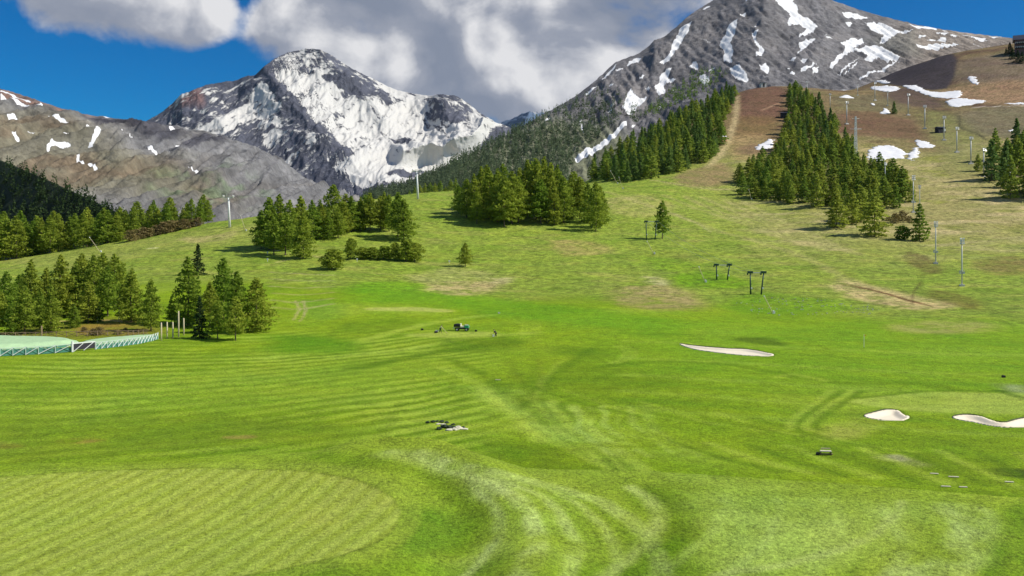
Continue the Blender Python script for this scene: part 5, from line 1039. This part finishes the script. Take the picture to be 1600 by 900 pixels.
def fence(path, label, h=1.45, gap=1.35, brace_dir=1, grow=1.0):
    o = empty('rail_fence', path[0], label, 'fence', 'crossed rail fences'); org = Vector(path[0]); pts = []
    Pp = [Vector(p) for p in path]
    for a, e in zip(Pp[:-1], Pp[1:]):
        m = max(1, round((e - a).length / gap))
        for i in range(m): pts.append(a.lerp(e, i / m))
    pts.append(Pp[-1])
    pts = [Vector((p.x, p.y, float(hz(p.x, p.y)[0]))) - org for p in pts]
    up = Vector((0, 0, h))
    for p in pts:
        b = MB(); b.tube([p - Vector((0, 0, .3)), p + up * 1.06], .06, 6); b.build('post', M['pale_teal'], o)
    for i, (p, q) in enumerate(zip(pts[:-1], pts[1:])):
        b = MB(); b.tube([p + up * .96, q + up * .96], .055, 5); b.build('top_rail', M['pale_teal'], o)
        b = MB(); b.tube([p + up * .06 + Vector((0, -.08, 0)), q + up * .92 + Vector((0, -.08, 0))], .07, 5); b.build('diagonal_rail', M['white'], o)
        b = MB(); b.tube([p + up * .92 + Vector((0, .08, 0)), q + up * .06 + Vector((0, .08, 0))], .05, 5); b.build('diagonal_rail', M['teal'], o)
    b = MB()
    for p, q in zip(pts[:-1], pts[1:]): b.add([p + Vector((0, .14, .05)), q + Vector((0, .14, .05)), q + up * .62 + Vector((0, .14, 0)), p + up * .62 + Vector((0, .14, 0)), p + Vector((0, .17, .05)), q + Vector((0, .17, .05)), q + up * .62 + Vector((0, .17, 0)), p + up * .62 + Vector((0, .17, 0))], [(0, 1, 2, 3), (7, 6, 5, 4), (3, 2, 6, 7), (0, 4, 5, 1)])
    b.build('screen_panel', M['teal'], o)
fence(path, 'crossed rail fence with teal panels in front of the mint cover', 1.5, 2.2)
fence(path2, 'crossed rail fence running from the white gate to the tan posts', 1.35, 1.1)
ga, gb = Vector(G(113, 550)), Vector(G(149, 546)); o = empty('gate', ga, 'white framed gate with dark panel between the two rail fences', 'gate'); v = gb - ga
b = MB(); b.tube([(0, 0, -.3), (0, 0, 2.0)], .2, 8); b.build('gate_post', M['white'], o); b = MB(); b.tube([tuple(v - Vector((0, 0, .3))), tuple(v + Vector((0, 0, 1.5)))], .1, 8); b.build('gate_post', M['white'], o)
b = MB(); b.box(tuple(v / 2 + Vector((0, 0, 1.55))), (v.length - .2, .14, .2), math.atan2(v.y, v.x)); b.build('top_bar', M['white'], o)
b = MB(); b.box(tuple(v / 2 + Vector((0, .1, .85))), (v.length - .3, .06, 1.1), math.atan2(v.y, v.x)); b.build('panel', M['dark_wall'], o)
for t0, t1 in ((.08, .48), (.5, .92)): b = MB(); b.tube([tuple(v * t0 + Vector((0, -.12, .1))), tuple(v * t1 + Vector((0, -.12, 1.4)))], .07, 5); b.build('diagonal_bar', M['white'], o)
bp = [G(px, py) for px, py in [(-40, 529), (40, 527.5), (120, 526), (200, 524.5), (240, 523)]]
o = empty('timber_fence', bp[0], 'dark low timber fence behind the mint cover', 'fence'); org = Vector(bp[0]); pts = []
for a, e in zip(bp[:-1], bp[1:]):
    a = Vector(a); e = Vector(e)
    for i in range(5): pts.append(a.lerp(e, i / 5) - org)
for p, q in zip(pts[:-1], pts[1:]):
    b = MB(); b.tube([p, p + Vector((0, 0, 1.15))], .08, 6); b.build('post', M['wood'], o); b = MB(); b.tube([p + Vector((0, 0, 1.05)), q + Vector((0, 0, 1.05))], .06, 5); b.build('top_rail', M['wood'], o)
    b = MB(); b.tube([p + Vector((0, -.05, .1)), q + Vector((0, -.05, .95))], .05, 5); b.build('diagonal_rail', M['wood'], o); b = MB(); b.tube([p + Vector((0, .05, .95)), q + Vector((0, .05, .1))], .05, 5); b.build('diagonal_rail', M['wood'], o)
tp = [(152, 503, 481, 'left of two tan fence posts standing on the bank'), (186, 503, 480, 'right of two tan fence posts standing on the bank'), (65, 531, 509, 'reddish post behind the mint cover'), (252, 532, 504, 'leftmost and palest post of the row at the fence end'), (261, 529, 503, 'second post of the row at the fence end'), (270, 528, 503, 'third post of the row at the fence end'), (279, 527, 486, 'tallest post of the row at the fence end'), (287, 524, 497, 'rightmost post of the row at the fence end, nearest the dark spruce')]
for px, base, top, lb in tp:
    x, d, z = G(px, base); h = (base - top) * d / F; b = MB(); b.tube([(0, 0, -.3), (.02, 0, h * .5), (0, 0, h - .08), (0, 0, h)], [.16, .15, .14, .09], 8)
    tag(b.build('fence_post', M['pale_wood'] if px != 65 else M['wood'], None, True, 0, (x, d, z)), lb, 'post', 'tan fence posts')

# ------------------------------------------------------------------ greenkeepers and their cart
def skin_mesh(name, verts, edges, radii, mat, parent, root=0):
    me = bpy.data.meshes.new(name); me.from_pydata(verts, edges, []); me.update(); me.materials.append(mat); o = link(name, me, parent)
    md = o.modifiers.new('Skin', 'SKIN'); md.use_smooth_shade = True
    if not me.skin_vertices: me.skin_vertices.new()
    for i, r in enumerate(radii): me.skin_vertices[0].data[i].radius = (r, r); me.skin_vertices[0].data[i].use_root = (i == root)
    sb = o.modifiers.new('Subdivision', 'SUBSURF'); sb.levels = 1; sb.render_levels = 1; return o
def person(loc, rz, label, lean, hands, shirt, trouser, crouch=0.0):
    o = empty('person', loc, label, 'person', 'greenkeepers', rz); hipz = .93 - crouch; la = lean
    hip = Vector((0, 0, hipz)); up = Vector((math.sin(la), 0, math.cos(la))); chest = hip + up * .42; neck = hip + up * .56; head = neck + Vector((math.sin(la * .7), 0, math.cos(la * .7))) * .13; crown = head + Vector((math.sin(la * .5), 0, math.cos(la * .5))) * .13
    V = [hip, hip + up * .2, chest, neck, head, crown]; R = [.15, .14, .16, .06, .095, .08]; E = [(0, 1), (1, 2), (2, 3), (3, 4), (4, 5)]
    def add(p, r, par): V.append(Vector(p)); R.append(r); E.append((par, len(V) - 1)); return len(V) - 1
    arm = {}; leg = {}
    for s, hd in zip((-1, 1), hands):
        sh = add(chest + Vector((0, s * .2, 0)) + up * .06, .065, 2); hd = Vector(hd); el = (V[sh] + hd) / 2 + Vector((-.06, s * .05, -.06)); e = add(el, .048, sh); w = add(V[e].lerp(hd, .92), .034, e); pm = add(hd, .04, w); arm[s] = (sh, e, w)
        dr = (hd - V[e]).normalized(); sd_ = Vector((0, 0, 1)).cross(dr)
        if sd_.length < .1: sd_ = Vector((0, 1, 0))
        sd_.normalize()
        for f, (off, ln) in enumerate(((-.03, .07), (-.01, .085), (.012, .08), (.032, .065))):
            k1 = add(hd + sd_ * off + dr * (.04 + ln * .5), .009, pm); add(V[k1] + dr * ln * .3 + Vector((0, 0, -.03)), .008, k1)
        t1 = add(hd + sd_ * -.05 + dr * .01, .01, pm); add(V[t1] + dr * .04, .009, t1)
    for s, fwd in ((-1, .18), (1, -.16)):
        h_ = add(hip + Vector((0, s * .1, -.06)), .095, 0); kn = add(Vector((fwd * .7 + crouch * .5, s * .11, hipz * .52)), .07, h_); an = add(Vector((fwd, s * .11, .09)), .045, kn); add(Vector((fwd + .17, s * .12, .04)), .045, an); leg[s] = (h_, kn, an)
    skin_mesh('body', V, E, R, M['skin'], o)
    sv = [V[0], V[1], V[2], V[2].lerp(V[3], .5)]; se = [(0, 1), (1, 2), (2, 3)]; sr = [.17, .165, .185, .11]
    for s in (-1, 1):
        a, e, w = arm[s]; i = len(sv); sv += [V[a], V[e], V[e].lerp(V[w], .8)]; sr += [.085, .066, .052]; se += [(2, i), (i, i + 1), (i + 1, i + 2)]
    skin_mesh('jacket', sv, se, sr, M[shirt], o)
    tv = [V[0]]; te = []; tr = [.165]
    for s in (-1, 1):
        a, k_, n_ = leg[s]; i = len(tv); tv += [V[a], V[k_], V[n_]]; tr += [.115, .088, .07]; te += [(0, i), (i, i + 1), (i + 1, i + 2)]
    skin_mesh('trousers', tv, te, tr, M[trouser], o)
    b = MB(); b.tube([crown - Vector((0, 0, .10)), crown - Vector((0, 0, .02)), crown + Vector((0, 0, .05))], [.115, .11, .05], 10); b.build('cap', M['trouser'], o, True)
    b = MB()
    for s in (-1, 1): b.box(tuple(head + Vector((.09, s * .035, .03))), (.02, .025, .015))
    b.build('eyes', M['black'], o); b = MB(); b.box(tuple(head + Vector((.105, 0, -.005))), (.03, .025, .05)); b.build('nose', M['skin'], o)
    return o
x, d, z = G(688, 520); person((x, d, z), 0.25, 'bending greenkeeper in a pale yellow top and dark trousers', .45, [(.50, -.12, .95), (.62, .10, .78)], 'shirt', 'trouser')
o = empty('hand_mower', (x - .75, d + .05, z), 'small walk behind mower beside the bending greenkeeper', 'mower', None, .1)
b = MB(); b.box((0, 0, .38), (.7, .55, .35), 0, .8); b.build('housing', M['grey_cloth'], o, False, .03)
for s in (-1, 1): b = MB(); b.tube([(.0, s * .36, .2), (0, s * .28, .2)], .2, 12); b.build('wheel', M['black'], o)
b = MB(); b.tube([(-.3, 0, .22), (-.3, .01, .22)], .2, 10); b.tube([(-.35, -.3, .2), (-.35, .3, .2)], .18, 10); b.build('roller', M['black'], o)
b = MB(); b.tube([(.3, -.22, .4), (.8, -.2, .95), (.8, .2, .95), (.3, .22, .4)], .025, 5); b.build('handle', M['steel'], o)
b = MB(); b.tube([(x + .4, d - .1, z + 1.2), (x + 1.35, d - .15, z + .05)], .03, 6); b.box((x + 1.36, d - .15, z + .06), (.12, .6, .08)); tag(b.build('rake', M['pale_wood']), 'pale rake held down by the bending greenkeeper', 'rake')
x, d, z = G(775, 526); person((x, d, z), 2.9, 'small dark clad greenkeeper stooping at the right end of the teeing strip', .7, [(.50, -.15, .70), (.52, .14, .66)], 'trouser', 'trouser', .12)
b = MB(); b.tube([(x - .55, d, z), (x - .52, d, z + .45)], [.2, .22], 10); tag(b.build('bucket', M['white']), 'white bucket at the feet of the stooping greenkeeper', 'bucket')
x, d, z = G(722, 517); o = empty('utility_cart', (x, d, z), 'green utility cart with a pale seat and black cargo bed', 'cart', None, -.12)
b = MB(); b.box((0, 0, .55), (3.0, 1.25, .28)); b.build('chassis', M['black'], o, False, .04)
b = MB(); b.box((1.05, 0, .95), (1.0, 1.3, .6), 0, .82); b.build('bonnet', M['machine_green'], o, False, .06); b = MB(); b.box((.98, 0, 1.29), (.7, 1.0, .06)); b.build('bonnet_panel', M['lamp'], o)
b = MB(); b.box((.05, 0, .9), (.7, 1.15, .35)); b.box((-.28, 0, 1.3), (.16, 1.15, .6)); b.build('seat', M['stone_pale'], o, False, .05)
b = MB(); b.box((-1.05, 0, .95), (1.25, 1.4, .1)); b.box((-1.05, -.68, 1.2), (1.25, .06, .5)); b.box((-1.05, .68, 1.2), (1.25, .06, .5)); b.box((-1.66, 0, 1.2), (.06, 1.4, .5)); b.build('cargo_bed', M['black'], o)
b = MB(); b.box((-1.0, 0, 1.3), (.8, .9, .5)); b.build('load', M['trouser'], o, False, .08)
for fx in (-1.0, 1.05):
    for s in (-1, 1):
        b = MB(); b.tube([(fx, s * .78, .36), (fx, s * .5, .36)], .36, 14); w_ = b.build('wheel', M['black'], o, False); b = MB(); b.tube([(fx, s * .80, .36), (fx, s * .52, .36)], .17, 10); b.build('rim', M['white'], w_)
b = MB()
for k in range(12):
    a0, a1 = 2 * math.pi * k / 12, 2 * math.pi * (k + 1) / 12; c_ = Vector((.5, -.28, 1.28)); f_ = lambda a: c_ + Vector((.08 * math.sin(a), .19 * math.cos(a), .17 * math.sin(a))); b.tube([f_(a0), f_(a1)], .02, 5)
b.tube([(.75, -.28, 1.1), (.5, -.28, 1.28)], .025, 5); b.build('steering_wheel', M['black'], o)
for s in (-1, 1): b = MB(); b.tube([(1.56, s * .42, .98), (1.6, s * .42, .98)], .09, 10); b.build('headlight', M['lamp'], o)
b = MB(); b.tube([(-1.7, .2, .5), (-2.1, .2, .5)], .04, 5); b.box((-1.75, -.3, .7), (.12, .4, .35)); b.build('tow_hitch', M['white'], o)
# turf heap, bench, boards, flag, markers
x, d, z = G(697, 667); o = empty('turf_heap', (x, d, z), 'heap of dark turf clods and pale stones on the fairway', 'heap'); rr = random.Random(3)
def lump(c, s, seed):
    r = np.random.default_rng(seed); V = []; n1_, n2_ = 5, 8; b = MB()
    for i in range(n1_ + 1):
        for j in range(n2_):
            th = math.pi * i / n1_; ph = 2 * math.pi * j / n2_; k = .75 + .5 * r.random(); V.append((c[0] + s[0] * k * math.sin(th) * math.cos(ph), c[1] + s[1] * k * math.sin(th) * math.sin(ph), c[2] + s[2] * k * math.cos(th)))
    Fs = [(i * n2_ + j, i * n2_ + (j + 1) % n2_, (i + 1) * n2_ + (j + 1) % n2_, (i + 1) * n2_ + j) for i in range(n1_) for j in range(n2_)]; b.add(V, Fs); return b
def place(px, py, m, s, nm, par, org, seed):
    g = G(px, py); lump((g[0] - org[0], g[1] - org[1], g[2] - org[2] + s[2] * .5), s, seed).build(nm, M[m], par)
for k, (px, py, sx) in enumerate([(668, 661, .28), (677, 660, .3), (683, 659, .22), (690, 660, .32), (698, 661, .28), (686, 671, .35), (695, 668, .45), (702, 669, .42), (709, 669, .3), (724, 668, .2), (708, 664, .25)]): place(px, py, 'stone_dark', (sx, sx * .9, sx * .55), 'turf_clod', o, (x, d, z), 10 + k)
for k, (px, py, sx) in enumerate([(702, 672.5, .4), (712, 671.5, .45), (720, 670.5, .4), (726, 671, .3), (685, 663, .25), (692, 664, .3), (716, 668, .35)]): place(px, py, 'stone_pale', (sx * 1.2, sx, sx * .35), 'pale_stone', o, (x, d, z), 40 + k)
x, d, z = G(1290, 711); o = empty('low_bench', (x, d, z), 'low bench with pale plank and dark bag on the right fairway', 'bench', None, -.12)
for yy in (-.16, 0.06): b = MB(); b.box((0, yy, .42), (1.1, .21, .07)); b.build('plank', M['stone_pale'], o)
b = MB(); b.box((.05, .22, .62), (.9, .05, .10)); b.build('backrest', M['pale_wood'], o)
for s in (-1, 1): b = MB(); b.box((s * .5, 0, .2), (.10, .4, .38)); b.build('leg', M['wood'], o)
b = MB(); b.box((0, 0, .12), (1.4, .16, .1)); b.build('stretcher', M['wood'], o)
b = lump((x - .8, d, z + .15), (.24, .18, .16), 77); tag(b.build('bag', M['trouser']), 'dark bag lying left of the low bench', 'bag')
for k, (px, py, w_, lb) in enumerate([(1460, 741, 1.2, 'left of two white boards in the upper row on the near right turf'), (1490, 746, 1.5, 'right of two white boards in the upper row on the near right turf'), (1478, 761, 1.3, 'left of two white boards in the lower row on the near right turf'), (1505, 762, 1.1, 'right of two white boards in the lower row on the near right turf'), (1577, 754, 1.2, 'single white board lying near the right edge'), (778, 594, 1.3, 'single white board in the middle of the fairway'), (433, 391.5, 3.0, 'pale slab lying under the clump left of centre')]):
    x, d, z = G(px, py); b = MB(); w_ = w_ * (.62 if k < 6 else 1); b.box((0, 0, .03), (w_, .16 if k < 6 else 1.0, .06)); b.box((0, .05, .06), (w_ * .9, .04, .04)); oo = b.build('white_board' if k < 6 else 'slab', M['stone_pale'] if k < 6 else M['concrete'], None, False, .01, (x, d, z + .03)); oo.rotation_euler = (0, 0, -.15); tag(oo, lb, 'board' if k < 6 else 'slab', 'white boards on the turf' if k < 6 else None)
x, d, z = G(1350, 543); o = empty('golf_flag', (x, d, z), 'thin golf flagstick on the right fairway', 'flag'); b = MB(); b.tube([(0, 0, -.1), (0, 0, 2.5)], .035, 6); b.build('stick', M['white'], o); b = MB(); b.box((.22, 0, 2.3), (.44, .03, .3)); b.build('flag', M['yellow'], o); b = MB(); b.tube([(0, 0, 0), (0, 0, .05)], .08, 8); b.build('cup', M['black'], o)
for px, py, lb in [(659, 516, 'tiny dark sprinkler post left of the bending greenkeeper'), (743, 518, 'tiny dark sprinkler post right of the green cart'), (1567, 590, 'dark low sprinkler box on the far right turf'), (779, 490, 'pale sprinkler box above the teeing strip')]:
    x, d, z = G(px, py); b = MB(); b.tube([(0, 0, 0), (0, 0, .35), (0, 0, .4)], [.16, .15, .05], 8); b.box((.1, 0, .18), (.5, .3, .3)); tag(b.build('sprinkler', M['black'] if px != 779 else M['concrete'], None, False, 0, (x, d, z)), lb, 'sprinkler')
for px, py, lb in [(418, 398, 'white tee sign at the foot of the clump left of centre'), (418, 409, 'tiny white tee marker below the clump left of centre'), (558, 409, 'tiny white tee marker below the shrub row'), (702, 412, 'tiny white tee marker left of the lone rounded tree'), (178, 487, 'tiny white marker between the two tan posts')]:
    x, d, z = G(px, py); b = MB(); b.box((0, 0, .5), (.12, .12, 1.0)); b.box((0, -.02, .95), (.55, .1, .5)); tag(b.build('tee_marker', M['white'], None, False, .02, (x, d, z)), lb, 'marker', 'white tee markers')
# white meadow flowers on the wet green bank
r = np.random.default_rng(4); Vs = []; Fp = GP([(1150, 474), (1200, 466), (1260, 466), (1370, 478), (1380, 492), (1290, 492), (1190, 494)])
while len(Vs) < 260:
    x = r.uniform(Fp[:, 0].min(), Fp[:, 0].max()); y = r.uniform(Fp[:, 1].min(), Fp[:, 1].max())
    if inside(np.array([x]), np.array([y]), Fp)[0] and perlin(np.array([x / 5]), np.array([y / 5]), 8)[0] > -.1:
        z = float(hz(x, y)[0]); s = r.uniform(.07, .2)
        for a in (0, 1.57): Vs.append(np.array([(x - s * math.cos(a), y - s * math.sin(a), z + .05), (x + s * math.cos(a), y + s * math.sin(a), z + .05), (x + s * math.cos(a), y + s * math.sin(a), z + .05 + s), (x - s * math.cos(a), y - s * math.sin(a), z + .05 + s)]))
V = np.concatenate(Vs); me = mesh_np('flowers', V, np.arange(len(V)).reshape(-1, 4)); me.materials.append(M['flower']); tag(link('meadow_flowers', me), 'white flowers sprinkled on the bright green bank', None, None, 'stuff')

# ------------------------------------------------------------------ thin mountain air
hb = MB(); hb.box((0, 5000, 827), (30000, 24000, 1746)); ho = hb.build('haze', M['white']); ho.data.materials.clear()
hm, nt, N, L = new_mat('haze_air'); out = N('ShaderNodeOutputMaterial'); pv = N('ShaderNodeVolumePrincipled')
pv.inputs['Density'].default_value = 0.7e-5; pv.inputs['Color'].default_value = (.72, .84, 1, 1); pv.inputs['Anisotropy'].default_value = .2
L(pv.outputs[0], out.inputs['Volume']); ho.data.materials.append(hm); tag(ho, None, None, None, 'stuff')
